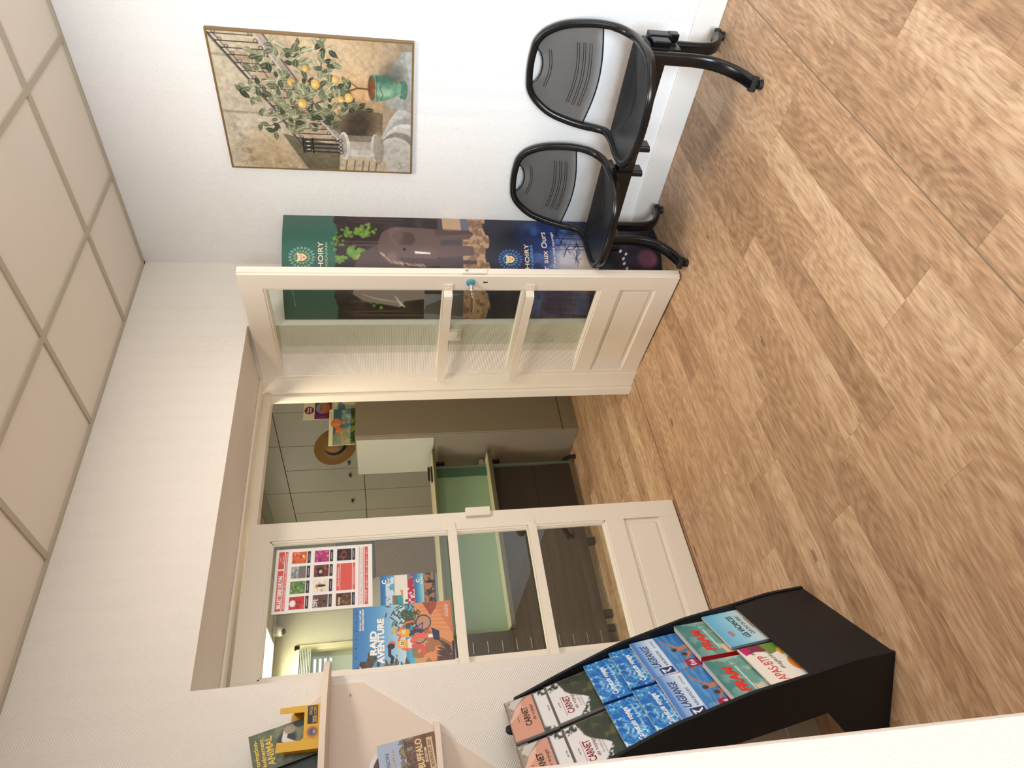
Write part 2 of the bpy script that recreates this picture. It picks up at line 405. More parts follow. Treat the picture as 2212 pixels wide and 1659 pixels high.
def flat(O, ex, ey, en=None):
    O, ex, ey = np.array(O, float), np.array(ex, float), np.array(ey, float); ex /= np.linalg.norm(ex); ey /= np.linalg.norm(ey)
    en = -np.cross(ex, ey) if en is None else np.array(en, float)
    return lambda x, y, d: O + np.outer(x, ex) + np.outer(y, ey) + np.outer(d, en)

# ================================================================== ROOM
H = 2.639; XL, XR, ZT, YD = -2.132, -0.460, 2.096, 0.476
struct('floor', B(-4.6, 1.4, -4.6, 5.1, -0.05, 0), floor_material())
tag(obj('floor_seam', B(-4.6, -0.012, -1.5118, -1.5082, 0.0, 0.0010), mat('seam_grey', (128, 110, 88), 0.6)), 'thin grey welded seam crossing the oak floor', 'floor joint', kind='structure').name = 'trim_1'
o = struct('trim_2', B(XL, XR, 0.462, 0.466, 0.0, 0.0012), mat('threshold_line', (104, 84, 60), 0.6))
struct('wall_right', B(0, 0.12, -4.6, 0.0, -0.05, H), WALL_R)
bm = nb(); box(bm, -4.6, XL, 0, 0.40, 0, H); box(bm, XL, XR, 0, 0.40, ZT, H); box(bm, XR, 0.12, 0, 0.40, 0, H)
struct('wall_left', bm, WALL_L)
# rear walls behind the camera, each with a window
bm = nb(); box(bm, -4.6, -2.6, -4.72, -4.6, 0, H); box(bm, -0.1, 0.12, -4.72, -4.6, 0, H); box(bm, -2.6, -0.1, -4.72, -4.6, 0, 0.55); box(bm, -2.6, -0.1, -4.72, -4.6, 2.35, H)
struct('wall_rear', bm, PLASTER)
bm = nb(); box(bm, -4.72, -4.6, -4.72, -4.5, 0, H); box(bm, -4.72, -4.6, -1.95, 0.4, 0, H); box(bm, -4.72, -4.6, -4.5, -1.95, 1.80, H)
struct('wall_side', bm, PLASTER)
# ceiling: tiles in a tee grid
ceil = struct('ceiling', B(-4.6, 0.1, -4.6, 0.0, H + 0.006, H + 0.05), TILE)
bm = nb()
tw = 0.012
for x in [-0.428 - 0.6 * k for k in range(7)]: box(bm, x - tw, x + tw, -4.6, 0, H - 0.001, H + 0.008)
for y in [-0.510 - 0.6 * k for k in range(7)]: box(bm, -4.6, 0, y - tw, y + tw, H - 0.0015, H + 0.008)
box(bm, -4.6, 0, -0.016, 0, H - 0.004, H + 0.008); box(bm, -0.016, 0, -4.6, 0, H - 0.004, H + 0.008)
struct('trim_3', bm, TEE)
# skirtings
struct('baseboard_right', B(-0.014, 0, -4.6, -0.0, 0, 0.118, bev=0.004), SKIRT)
bm = nb(); box(bm, -4.6, XL, -0.014, 0, 0, 0.118); box(bm, XR, 0, -0.014, 0, 0, 0.118)
struct('baseboard_left', bm, SKIRT)
# frame lining at the back of the thick opening
bm = nb()
box(bm, XL, XR, 0.40, 0.47, 2.089, ZT + 0.02, bev=0.002); box(bm, XL, XR, 0.385, 0.42, 2.084, ZT, bev=0.004)
box(bm, XL, XR, 0.514, 0.58, 2.052, 2.10, bev=0.001)
box(bm, XR - 0.004, XR + 0.06, 0.40, 0.58, 0, 2.10, bev=0.002); box(bm, XR - 0.022, XR, 0.522, 0.58, 0, 2.082, bev=0.003)
box(bm, XL - 0.06, XL + 0.02, 0.40, 0.58, 0, 2.10, bev=0.002)
struct('trim_4', bm, CREAM)

# ---- light switch on the jamb
sw = thing('light_switch', 'small white rocker light switch on the wall behind the open glazed door', 'switch', (XR, 0.071, 1.10))
obj('plate', B(-0.009, 0, -0.042, 0.042, -0.042, 0.042, bev=0.003), WHITEP, sw)
obj('rocker', B(-0.014, -0.008, -0.024, 0.024, -0.024, 0.024, bev=0.003), WHITEP, sw)

# ================================================================== glazed door leaves
def leaf_door(name, W, label, face, bars, hinge_side):
    """local: a (x) from hinge to free edge, room-facing side at y=0, body to y=+0.036*face"""
    t = tag(bpy.data.objects.new(name, None), label, None); COL.objects.link(t)
    T = 0.036; f = face
    def bx(bm, a0, a1, d0, d1, z0, z1, bev=0.002):
        y0, y1 = sorted((d0 * f, d1 * f)); return box(bm, a0, a1, y0, y1, z0, z1, bev=bev)
    g0, g1 = (0.105, W - 0.088); zb, zt = 0.392, 1.979; Z0, Z1 = 0.008, 2.079
    fr = nb()
    bx(fr, 0, g0, 0, T, Z0, Z1); bx(fr, g1, W, 0, T, Z0, Z1)
    bx(fr, g0 - .001, g1 + .001, 0, T, zt, Z1); bx(fr, g0 - .001, g1 + .001, 0, T, 0.296, zb); bx(fr, g0 - .001, g1 + .001, 0, T, Z0, 0.106)
    # moulded glazing beads, slightly proud inner steps
    for d0, k in ((0.004, 0.010), (0.010, 0.016)):
        bx(fr, g0 - .002, g0 + k, d0, T - d0, zb, zt); bx(fr, g1 - k, g1 + .002, d0, T - d0, zb, zt)
        bx(fr, g0, g1, d0, T - d0, zt - k, zt + .002); bx(fr, g0, g1, d0, T - d0, zb - .002, zb + k)
    obj('frame', fr, CREAM, t)
    # rebated free edge (meeting stile moulding)
    ed = nb(); bx(ed, W - 0.002, W + 0.009, 0.010, T + 0.008, Z0, Z1, 0.003); bx(ed, W - 0.012, W + 0.003, T - 0.002, T + 0.010, Z0, Z1, 0.003)
    obj('meeting_strip', ed, CREAM, t)
    # lower panel, fielded
    pn = nb(); bx(pn, g0 - .002, g1 + .002, 0.014, T - 0.012, 0.100, 0.300); bx(pn, g0 + .022, g1 - .022, 0.007, 0.016, 0.128, 0.274, 0.006)
    obj('lower_panel', pn, CREAM, t)
    for a, b in ((zb, 0.757), (0.790, 1.142), (1.175, zt)):
        obj('pane', bx(nb(), g0, g1, 0.016, 0.020, a, b, 0), GLASS, t)
    for zc in (0.774, 1.158):
        mu = nb(); bx(mu, g0 - .002, g1 + .002, 0.006, T - 0.006, zc - 0.017, zc + 0.017, 0.003); obj('glazing_bar', mu, CREAM, t)
    for zc in bars:
        b_ = nb(); P = [(0.012, -0.002), (0.052, -0.002), (0.066, -0.028), (0.080, -0.030), (W - 0.118, -0.030), (W - 0.104, -0.028), (W - 0.090, -0.002), (W - 0.050, -0.002)]
        n = len(P); lo = []; 
        for (a, d) in P: lo.append([b_.verts.new((a, (d + dd) * f, zc + dz)) for dd, dz in ((-0.004, -0.020), (0.001, -0.020), (0.001, 0.020), (-0.004, 0.020))])
        for i in range(n - 1):
            for k in range(4): b_.faces.new((lo[i][k], lo[i][(k + 1) % 4], lo[i + 1][(k + 1) % 4], lo[i + 1][k]))
        b_.faces.new(lo[0]); b_.faces.new(lo[-1][::-1]); bmesh.ops.recalc_face_normals(b_, faces=b_.faces[:])
        for a in (0.030, W - 0.070): cyl(b_, (a, -0.0055 * f, zc), (a, -0.009 * f, zc), 0.005, 0.003, 12)
        obj('push_bar', b_, CREAM, t)
    return t, bx
# open leaf, hinged at the right of the opening, swung into the room
W = 0.846
od, bx = leaf_door('door_1', W, 'open cream glazed door leaf with chrome lever handle, swung into the room', 1, (1.149, 0.754), 0)
od['kind'] = 'structure'
od.location = (-0.456, 0.476, 0); od.rotation_euler = (0, 0, math.atan2(-0.842, -0.062))
hd = nb(); cyl(hd, (0.808, -0.003, 1.047), (0.808, -0.010, 1.047), 0.022, 0.020, 24)
obj('rose', hd, mat('turquoise_ring', (84, 160, 182), 0.4), od)
hd = nb(); sweep(hd, catmull([(0.808, -0.008, 1.047), (0.806, -0.040, 1.046), (0.790, -0.052, 1.043), (0.740, -0.054, 1.036), (0.690, -0.052, 1.034), (0.665, -0.050, 1.036)], 5), 0.017, 0.013, seg=12)
obj('lever_handle', smooth(obj('h', hd, CHROME)).data, None, od); bpy.data.objects.remove(bpy.data.objects['h'])
kh = nb(); cyl(kh, (0.808, 0.0005, 0.983), (0.808, -0.0012, 0.983), 0.004, 0.004, 12); box(kh, 0.8055, 0.8105, -0.0012, 0.0005, 0.966, 0.983)
obj('keyhole', kh, mat('dark_hole', (20, 16, 14), 0.8), od)
lk = nb(); box(lk, W - 0.010, W + 0.014, 0.010, 0.034, 0.970, 1.090, bev=0.003); box(lk, W - .06, W - .002, 0.034, 0.052, 0.972, 1.088, bev=0.003)
obj('lock_case', lk, CREAM, od)
lb = nb(); cyl(lb, (W + 0.010, 0.022, 1.068), (W + 0.027, 0.022, 1.068), 0.007, 0.006, 14)
obj('latch_bolt', lb, CHROME, od)
for z in (0.28, 1.05, 1.80):
    hb = nb(); cyl(hb, (-0.006, 0.030, z - 0.045), (-0.006, 0.030, z + 0.045), 0.007, seg=12); obj('hinge', hb, CREAM, od)
# closed leaf
W2 = 0.800
cd, bx = leaf_door('door_2', W2, 'closed cream glazed door leaf with posters taped inside its glass', -1, (1.158, 0.773), 0)
cd['kind'] = 'structure'
cd.location = (-2.076, 0.476, 0); cd.scale = (1, 1, 1); cd.rotation_euler = (0, 0, 0)
for ch in cd.children:   # room side faces -y, so mirror depth: body runs to +y
    for v in ch.data.vertices: v.co.y = -v.co.y
    ch.data.flip_normals()
kp = nb(); box(kp, W2 - 0.030, W2 + 0.016, -0.022, 0.0, 0.963, 1.083, bev=0.003)
for z in (0.978, 1.068): cyl(kp, (W2 - 0.012, -0.022, z), (W2 - 0.012, -0.0235, z), 0.004, seg=10)
obj('keeper', kp, CREAM, cd)

# ================================================================== near partition edge on the left of the view
wp = nb(); box(wp, -1.78, 0, 0, 0.035, -1.173, 1.42, bev=0.003)  # unseen length added to keep side daylight off the left wall
o = struct('wall_near', wp, mat('white_painted_partition', (224, 211, 198), 0.5, noise=0.03, nscale=30, bump=0.25, bscale=300))
o.location = (-2.7862, -1.784, 1.173); o.rotation_euler = (0, math.atan(0.0205), 0)

# ================================================================== framed lemon tree picture
def lemon_picture():
    cv = Canvas(0.5976, 0.8003, 330, (196, 180, 152))
    def Z(a, b):   # sketch coordinates -> unit coordinates
        aL = 100 + (b - 110) / 1300 * 278; return ((1440 - b) / 1275.0, (a - aL) / (2078.0 - aL))
    n1 = cv.noise(5, seed=1, oct=5); n2 = cv.noise(3, seed=2, oct=3); n3 = cv.noise(40, seed=3, oct=3); n4 = cv.noise(14, seed=9, oct=4)
    cv.vgrad([(0, (196, 184, 160)), (.25, (199, 182, 152)), (.5, (190, 166, 134)), (.75, (182, 152, 116)), (1, (150, 138, 118))])
    cv.blend(np.clip((n2 - .45) * 4, 0, 1), (214, 192, 160), .55); cv.blend(np.clip((n1 - .55) * 5, 0, 1), (150, 120, 88), .45)
    cv.ell(.62, .35, .35, .16, (170, 140, 118), .6, soft=.9); cv.ell(.30, .22, .3, .13, (206, 196, 178), .5, soft=.9)
    cv.ell(.86, .62, .26, .22, (212, 186, 144), .6, soft=.9); cv.ell(.52, .68, .22, .12, (216, 164, 112), .75, soft=.9)
    cv.ell(.08, .22, .22, .13, (178, 148, 104), .6, soft=.9)
    cv.blend(np.clip((n4 - .58) * 6, 0, 1) * (cv.X < .45) * (cv.Y < .45), (132, 112, 84), .5)
    # niche and shade on the left, dark under the stair
    cv.poly([Z(830, 1070), Z(1090, 1440), Z(1500, 1440), Z(1500, 1200)], (104, 98, 78), .8)
    cv.poly([Z(1090, 1440), Z(830, 1070), Z(800, 1050), Z(1075, 1440)], (170, 160, 140), .5)
    cv.poly([Z(1240, 900), Z(1440, 1150), Z(1790, 1050), Z(1790, 820), Z(1500, 790)], (86, 78, 66), .55)
    cv.ell(.36, .70, .17, .075, (66, 60, 52), .75, soft=.9, rot=.3)
    cv.line([Z(170, 360), Z(330, 370)], .02, (150, 140, 116), .6); cv.line([Z(270, 870), Z(640, 880)], .018, (150, 140, 116), .6)
    # stair string
    S = [Z(575, 150), Z(790, 400), Z(1140, 830), Z(1450, 1170)]
    cv.line(S, .062, (166, 152, 142)); cv.line([(x, y + .02) for x, y in S], .012, (110, 92, 80), .8); cv.line([(x, y - .022) for x, y in S], .006, (206, 196, 184))
    # wrought iron balustrade
    hand = [Z(125, 190), Z(300, 360), Z(500, 560), Z(720, 800), Z(850, 960), Z(960, 1110), Z(1065, 1245)]
    iron = (78, 74, 74)
    def along(P, t):
        k = t * (len(P) - 1); i = min(int(k), len(P) - 2); f = k - i
        return (P[i][0] * (1 - f) + P[i + 1][0] * f, P[i][1] * (1 - f) + P[i + 1][1] * f)
    for k in range(19):
        t = k / 18; a = along(hand, t); b = along([(x, y - .035) for x, y in S], min(1, t * .96 + .01)); x = a[0]
        yb = np.interp(x, [p[0] for p in S[::-1]], [p[1] - .035 for p in S[::-1]])
        cv.line([(x, a[1]), (x, yb)], .007, iron)
        cv.ell(x + .012, a[1] + .03, .012, .010, iron); cv.ell(x + .012, a[1] + .03, .008, .0065, (186, 170, 146))
        cv.ell(x + .012, yb - .012, .014, .011, iron, .9); cv.ell(x + .012, yb - .012, .009, .007, (176, 160, 138))
    cv.line(hand, .017, iron); cv.line([(x, y + .028) for x, y in hand], .006, iron); cv.line([(x - .002, y - .003) for x, y in hand], .004, (150, 144, 140))
    # steps and pedestal
    for cx, cy, rx, ry, c in ((.16, 1.03, .42, .20, (196, 194, 186)), (.13, .99, .33, .17, (172, 168, 158)), (.11, .965, .30, .15, (206, 204, 196)), (.10, .93, .24, .13, (150, 142, 128)), (.08, .91, .22, .12, (198, 192, 180))):
        cv.ell(cx, cy, rx, ry, c); cv.ell(cx, cy + .008, rx * .97, ry * .93, tuple(v * .86 for v in c), .55, soft=.3)
    cv.poly([Z(1380, 1440), Z(1380, 1270), Z(1830, 1300), Z(1840, 1440)], (190, 172, 142)); 
    for a in (1440, 1520, 1600, 1660, 1730): cv.line([Z(a, 1440), Z(a + 10, 1330)], .010, (120, 102, 80), .8)
    cv.rect(.115, .625, .30, .80, (176, 166, 150)); cv.rect(.25, .625, .30, .80, (126, 114, 100), .8); cv.rect(.125, .63, .18, .79, (204, 200, 190), .7)
    cv.ell(.21, .625, .115, .030, (206, 198, 186)); cv.ell(.21, .618, .095, .020, (168, 158, 146)); cv.ell(.2, .80, .12, .03, (196, 190, 178)); cv.ell(.2, .815, .14, .03, (150, 140, 124), .7)
    for x in (.155, .185, .215, .250): cv.line([(x, .41), (x, .61)], .009, (62, 58, 58)); cv.ell(x, .605, .016, .012, (62, 58, 58)); cv.ell(x, .605, .010, .008, (172, 160, 148))
    for y in (.40, .452): cv.line([(.145, y), (.262, y)], .012, (56, 54, 54))
    for x in (.170, .200, .235): cv.ell(x, .427, .012, .020, (56, 54, 54)); cv.ell(x, .427, .006, .013, (190, 176, 156))
    cv.ell(.345, .365, .055, .035, (150, 138, 104)); cv.ell(.345, .362, .035, .022, (112, 102, 76))
    # floor at right
    cv.poly([Z(1800, 480), Z(1985, 235), Z(2080, 235), Z(2080, 820), Z(2020, 780), Z(1820, 760)], (158, 158, 150)); cv.poly([Z(2000, 240), Z(2080, 240), Z(2080, 700)], (178, 182, 178), .8)
    cv.ell(.76, .895, .10, .06, (96, 92, 80), .6, soft=.8)
    # glazed pot
    pot = (104, 146, 120); cx = .672
    cv.poly([(cx - .095, .795), (cx + .095, .795), (cx + .088, .85), (cx + .06, .905), (cx + .035, .925), (cx - .035, .925), (cx - .06, .905), (cx - .088, .85)], pot)
    cv.ell(cx, .945, .066, .022, (78, 122, 104)); cv.ell(cx, .932, .05, .014, (120, 160, 132)); cv.ell(cx, .958, .072, .018, (92, 134, 112))
    cv.ell(cx, .792, .105, .028, (122, 160, 130)); cv.ell(cx, .786, .090, .020, (138, 84, 58)); cv.ell(cx - .03, .85, .035, .05, (168, 196, 160), .6, soft=.8); cv.ell(cx + .07, .85, .03, .06, (66, 104, 90), .6, soft=.8)
    cv.line([(cx - .088, .83), (cx - .05, .845), (cx, .83), (cx + .05, .845), (cx + .088, .83)], .006, (78, 112, 90)); cv.line([(cx - .10, .812), (cx + .10, .812)], .005, (80, 116, 96))
    # lemon tree
    br = (112, 88, 62)
    def br_(P, w): cv.line([Z(*p) for p in P], w, br)
    br_([(1640, 595), (1540, 590), (1400, 640), (1280, 700), (1130, 760), (980, 800), (850, 840)], .012); br_([(1540, 590), (1480, 550), (1400, 520)], .008)
    br_([(1400, 640), (1300, 560), (1180, 440), (1190, 300)], .008); br_([(1280, 700), (1100, 600), (960, 440), (850, 300), (740, 230)], .007)
    br_([(1130, 760), (900, 690), (700, 560), (560, 380)], .007); br_([(980, 800), (760, 820), (600, 700), (400, 650)], .006); br_([(1130, 760), (1300, 850), (1320, 960)], .006); br_([(980, 800), (850, 940), (700, 1000)], .006); br_([(1100, 800), (900, 900), (620, 900)], .005)
    r = random.Random(11)
    cents = [(560, 330, 70), (620, 430, 90), (820, 300, 70), (900, 340, 80), (980, 300, 80), (1180, 280, 80), (1230, 420, 90), (1000, 420, 110), (700, 520, 110), (850, 560, 130), (1040, 540, 110), (1230, 520, 90), (1100, 650, 130), (950, 680, 130), (750, 640, 120), (880, 800, 140), (1050, 760, 130), (1180, 720, 110), (1300, 640, 90), (1380, 560, 60), (1260, 800, 90), (1350, 760, 90), (1150, 900, 110), (1000, 900, 120), (850, 900, 110), (640, 680, 90), (430, 660, 50), (640, 920, 70), (760, 1010, 70), (1300, 930, 60), (1500, 780, 60), (1080, 980, 70), (1420, 620, 50), (1450, 760, 50), (900, 970, 90), (1240, 240, 50), (760, 250, 50)]
    for a0, b0, sp in cents:
        for k in range(9 if sp > 80 else 6):
            a = a0 + r.gauss(0, sp * .55); b = b0 + r.gauss(0, sp * .55); x, y = Z(a, b); g = r.random()
            c0 = [(92, 98, 74), (112, 116, 86), (140, 142, 108), (70, 78, 60), (160, 160, 126)][int(g * 5)]
            cv.leaf(x, y, .052 + r.random() * .028, .26, r.uniform(0, 6.28), c0, tuple(min(255, v + 40) for v in c0))
    for a, b, s_ in ((905, 572, 1), (1130, 575, 1.15), (1010, 762, 1.15), (1318, 525, .9), (1455, 685, 1.1), (1380, 705, .8), (1035, 440, .8)):
        x, y = Z(a, b); cv.ell(x, y, .033 * s_, .021 * s_, (170, 132, 66)); cv.ell(x - .002, y - .002, .030 * s_, .019 * s_, (218, 178, 96)); cv.ell(x - .008, y - .006, .014 * s_, .009 * s_, (236, 200, 132), .9, soft=.6)
    for k in range(26):
        a0, b0, sp = cents[9 + k % 18]; x, y = Z(a0 + r.gauss(0, sp * .6), b0 + r.gauss(0, sp * .6)); cv.leaf(x, y, .06, .25, r.uniform(0, 6.28), (124, 128, 94), (178, 180, 140))
    cv.a *= (1 - .12 * (n3[..., None] - .5) * 2)
    cv.line([Z(1960, 1400), Z(1990, 1380), (Z(1960, 1340)), Z(2000, 1330)], .003, (90, 80, 70))
    g = cv.a.mean(2, keepdims=True); cv.a = np.clip((g + (cv.a - g) * .80 - 128) * 1.10 + 116, 0, 255); return cv
pic = thing('picture', 'framed picture of a potted lemon tree by a stone staircase, hung above the black chairs', 'picture', (0, -0.884, 1.308))
fb = nb()
for y0, y1, z0, z1 in ((-0.3055, 0.3055, -0.007, 0.002), (-0.3055, 0.3055, 0.798, 0.807), (-0.3055, -0.2975, 0, 0.80), (0.2975, 0.3055, 0, 0.80)): box(fb, -0.0215, -0.001, y0, y1, z0, z1, bev=0.001)
obj('frame', fb, mat('brown_gilt_frame', (122, 94, 52), 0.45, noise=0.1), pic)
printed('canvas_print', lemon_picture(), flat((-0.0205, 0.2988, 0.8003), (0, -1, 0), (0, 0, -1), (-1, 0, 0)), pic, PRINT_MATT)
obj('backing', B(-0.0200, -0.001, -0.298, 0.298, 0.0, 0.80), mat('board_back', (120, 96, 66), 0.8), pic)

# ================================================================== curved standing poster in the corner
def safari_poster():
    cv = Canvas(0.60, 1.92, 200, (52, 84, 74))
    Y = lambda ix: (ix - 612) / 820.0
    Xp = lambda iy: (692 - iy) / 236.0
    n = cv.noise(8, seed=4, oct=5); n2 = cv.noise(30, seed=5, oct=3); n3 = cv.noise(3, seed=6, oct=4)
    g = (56, 92, 80); cv.a[:] = g; cv.blend(np.clip(1 - abs(cv.X - .62) * 2.4, 0, 1), (48, 100, 84), .6); cv.blend(np.clip((.25 - cv.X) * 4, 0, 1) + np.clip((cv.X - .85) * 6, 0, 1), (84, 98, 88), .5)
    edge = Y(718) + .004 * np.sin(cv.X * 25) + .003 * (np.floor(cv.X * 11) % 2)
    ph = (cv.Y > edge) & (cv.Y < Y(1036) + .004 * np.sin(cv.X * 19) + .006 * (np.floor(cv.X * 7 + .4) % 2))
    cv.blend(ph.astype(float), (44, 34, 34)); cv.blend(ph * np.clip((n - .55) * 5, 0, 1), (76, 58, 54), .7)
    r = random.Random(3)
    for k in range(16):
        x = r.random(); y0 = Y(735 + r.random() * 20); cv.line([(x, y0), (x + r.uniform(-.01, .01), y0 + .12 + r.random() * .08)], .006 + r.random() * .006, (120, 88, 80), .5)
    for (ix, iy, s_) in ((765, 495, 1), (775, 508, .8), (740, 498, .7), (748, 550, .9), (760, 552, 1.1), (725, 560, .8), (790, 493, .7), (771, 640, .8), (800, 655, .7), (722, 525, .6)):
        for q in range(14): cv.ell(Xp(iy + r.gauss(0, 7)), Y(ix + r.gauss(0, 7)), .022 * s_, .006 * s_, (96 + r.randint(-20, 40), 138 + r.randint(-20, 30), 58), .75)
    cv.rect(0, Y(935), 1, Y(1036), (96, 92, 100), .55 * 1); cv.blend(ph * (cv.Y > Y(985)), (178, 142, 112)); cv.blend(ph * (cv.Y > Y(985)) * np.clip((n2 - .45) * 5, 0, 1), (110, 82, 60), .75)
    cv.rect(0, Y(900), .22, Y(985), (150, 146, 152), .8); cv.rect(.82, Y(945), 1, Y(985), (196, 160, 128), .9); cv.rect(.80, Y(985), 1, Y(1003), (92, 100, 122), .8)
    cv.poly([(0.05, Y(900)), (.12, Y(905)), (.2, Y(955)), (.22, Y(985)), (0.02, Y(985))], (84, 78, 74), .9)
    # elephants
    sk = (98, 78, 74); dk = (66, 50, 48); lt = (150, 120, 108)
    def EP(P, c, al=1): cv.poly([(Xp(b), Y(a)) for a, b in P], c, al)
    EP([(752, 615), (760, 572), (775, 548), (800, 532), (840, 520), (870, 540), (870, 600), (860, 640), (800, 640), (765, 640)], (84, 66, 64))
    EP([(752, 640), (757, 625), (800, 622), (900, 630), (905, 650), (860, 655), (850, 668), (820, 662), (775, 655)], (148, 130, 122))
    for k in range(14): cv.line([(Xp(640 + k), Y(770 + k * 3)), (Xp(650 + k * .6), Y(800 + k * 4))], .006, (196, 178, 166), .7)
    EP([(836, 640), (850, 655), (862, 668), (850, 664)], (220, 206, 190))
    EP([(808, 520), (815, 500), (830, 488), (850, 484), (900, 486), (960, 492), (1002, 490), (1012, 500), (1000, 514), (940, 518), (935, 530), (1008, 532), (1010, 554), (985, 556), (930, 560), (940, 566), (1012, 566), (1014, 574), (900, 580), (850, 580), (825, 572), (812, 556), (806, 540)], sk)
    EP([(840, 492), (880, 500), (886, 520), (876, 532), (850, 528), (835, 512)], dk, .7); EP([(850, 560), (1014, 566), (1014, 574), (860, 580)], dk, .6); EP([(925, 486), (1002, 490), (1010, 500), (930, 506)], dk, .5)
    for k in range(60):
        a = r.uniform(808, 900); b = np.interp(a, [808, 830, 900], [548, 570, 579]) - r.random() * 5; cv.line([(Xp(b), Y(a)), (Xp(b + 5), Y(a + 5))], .006, (206, 176, 152), .5)
    cv.ell(Xp(505), Y(845), .09, .018, (128, 104, 98), .5, soft=.7); cv.ell(Xp(560), Y(835), .05, .012, (140, 112, 102), .5, soft=.7); cv.ell(Xp(548), Y(905), .05, .03, (120, 92, 86), .4, soft=.7)
    EP([(882, 545), (915, 548), (916, 552), (884, 551)], (226, 220, 212)); cv.ell(Xp(541), Y(861), .014, .004, (20, 14, 14))
    cv.poly([(0, Y(900)), (.12, Y(905)), (.12, Y(920)), (.2, Y(920)), (.2, Y(950)), (0, Y(955))], (60, 52, 46), .0)
    # lower half: night forest
    lo = (cv.Y > Y(1036) + .004 * np.sin(cv.X * 19) + .006 * (np.floor(cv.X * 7 + .4) % 2)).astype(float)
    cv.blend(lo, (34, 36, 48)); cv.blend(lo * np.clip((cv.Y - Y(1090)) * 8, 0, 1) * np.clip((Y(1290) - cv.Y) * 9, 0, 1), (38, 62, 132), .95)
    cv.blend(lo * np.clip((n - .48) * 6, 0, 1) * np.clip((cv.Y - Y(1110)) * 10, 0, 1) * np.clip((Y(1290) - cv.Y) * 12, 0, 1), (110, 160, 220), .7)
    cv.ell(.52, Y(1232), .24, .06, (196, 188, 190), .95, soft=.7); cv.ell(.42, Y(1262), .2, .035, (206, 186, 172), .8, soft=.6)
    for k in range(26):
        x = r.choice([r.uniform(.02, .35), r.uniform(.62, .98)]); cv.line([(x, Y(1150 + r.random() * 50)), (x + r.uniform(-.02, .02), Y(1270))], .006, (16, 24, 62), .8)
    for x, y in ((.74, 1205), (.66, 1215), (.70, 1240), (.56, 1235), (.88, 1200)):
        for q in range(16): cv.line([(x, Y(y)), (x + r.uniform(-.09, .09), Y(y) + r.uniform(-.016, .016))], .004, (14, 22, 56), .8)
    cv.rect(0, Y(1285), 1, 1.01, (16, 16, 26)); cv.blend((cv.Y > Y(1285)) * np.clip((n - .5) * 5, 0, 1) * (cv.X > .3), (26, 62, 96), .7)
    cv.rect(.03, Y(1238), .2, Y(1268), (70, 116, 190), .7); cv.rect(0, Y(1160), .28, Y(1282), (14, 14, 26), .35)
    cv.ell(.56, Y(1400), .10, .028, (150, 84, 96), .9, soft=.5); cv.ell(.56, Y(1370), .18, .05, (72, 44, 66), .5, soft=.6)
    for x, y in ((.64, 1338), (.61, 1350), (.56, 1343), (.51, 1344), (.46, 1350), (.43, 1356), (.69, 1330)): cv.ell(x, Y(y), .018, .0035, (226, 226, 232), rot=.5)
    # the two round leaf emblems with a face
    def emblem(iy, ix, out, inn, face):
        cx, cy = Xp(iy), Y(ix); rr = .0655
        for ring_, nn, r0, ln, c in ((0, 20, .047, .020, out), (1, 16, .029, .016, inn)):
            for k in range(nn):
                a = 2 * math.pi * (k + .5 * ring_) / nn; x = cx + math.cos(a) * (r0 - .002) / cv.w; y = cy + math.sin(a) * (r0 - .002) / cv.h
                cv.leaf(x, y, ln / cv.w, .30, a, c)
        cv.ell(cx, cy, .022 / cv.w, .021 / cv.h, face); cv.ell(cx - .018 / cv.w, cy - .017 / cv.h, .007 / cv.w, .007 / cv.h, face); cv.ell(cx + .018 / cv.w, cy - .017 / cv.h, .007 / cv.w, .007 / cv.h, face)
        cv.ell(cx, cy + .014 / cv.h, .012 / cv.w, .010 / cv.h, face)
        d = (40, 52, 46); cv.ell(cx, cy + .010 / cv.h, .004 / cv.w, .003 / cv.h, d)
        cv.line([(cx - .012 / cv.w, cy - .004 / cv.h), (cx - .005 / cv.w, cy - .002 / cv.h)], .004, d); cv.line([(cx + .012 / cv.w, cy - .004 / cv.h), (cx + .005 / cv.w, cy - .002 / cv.h)], .004, d)
    emblem(561, 652, (112, 160, 160), (140, 172, 98), (232, 200, 168)); emblem(563, 1087, (58, 98, 168), (84, 156, 206), (228, 196, 152))
    ff = (238, 216, 190)
    cv.text('THOIRY', .395, Y(694), .315, .0125, ff, .012); cv.text('ZOOSAFARI', .385, Y(703), .315, .0062, (150, 196, 140), .004)
    cv.text('THOIRY', .395, Y(1129), .315, .0115, ff, .012); cv.text('TANI\u00c8RES', .40, Y(1138), .30, .0065, (96, 160, 214), .006)
    cv.text('R\u00eaver aux Ours', .27, Y(1171), .58, .0150, ff, .010); cv.text("Le temps d'une nuit sauvage", .25, Y(1188), .60, .0075, ff, .006)
    return cv
def curved(A, Bp, s_top, s_bot, W_, Ht):
    A, Bp = np.array(A, float), np.array(Bp, float); ch = Bp - A; L = np.linalg.norm(ch); e = ch / L; nrm = np.array([e[1], -e[0]])
    if nrm.sum() > 0: nrm = -nrm
    def fn(x, y, d):
        t = x / W_; v = y / Ht; sag = s_top * (1 - v) + s_bot * v; b = 4 * t * (1 - t) * sag; db = 4 * (1 - 2 * t) * sag / L
        xy = A + np.outer(t * L, e) + np.outer(b + d, nrm); z = Ht - y + 0.004
        return np.column_stack([xy, z])
    return fn
ps = thing('standing_poster', 'tall curved poster of elephants and a night forest behind the open door', 'poster', (-0.2, -0.15, 0))
fn0 = curved((-0.425 + .2, -0.006 + .15), (-0.006 + .2, -0.315 + .15), .078, .125, .60, 1.92)
printed('printed_face', safari_poster(), fn0, ps)
bk = nb(); N_ = 200; rows = []
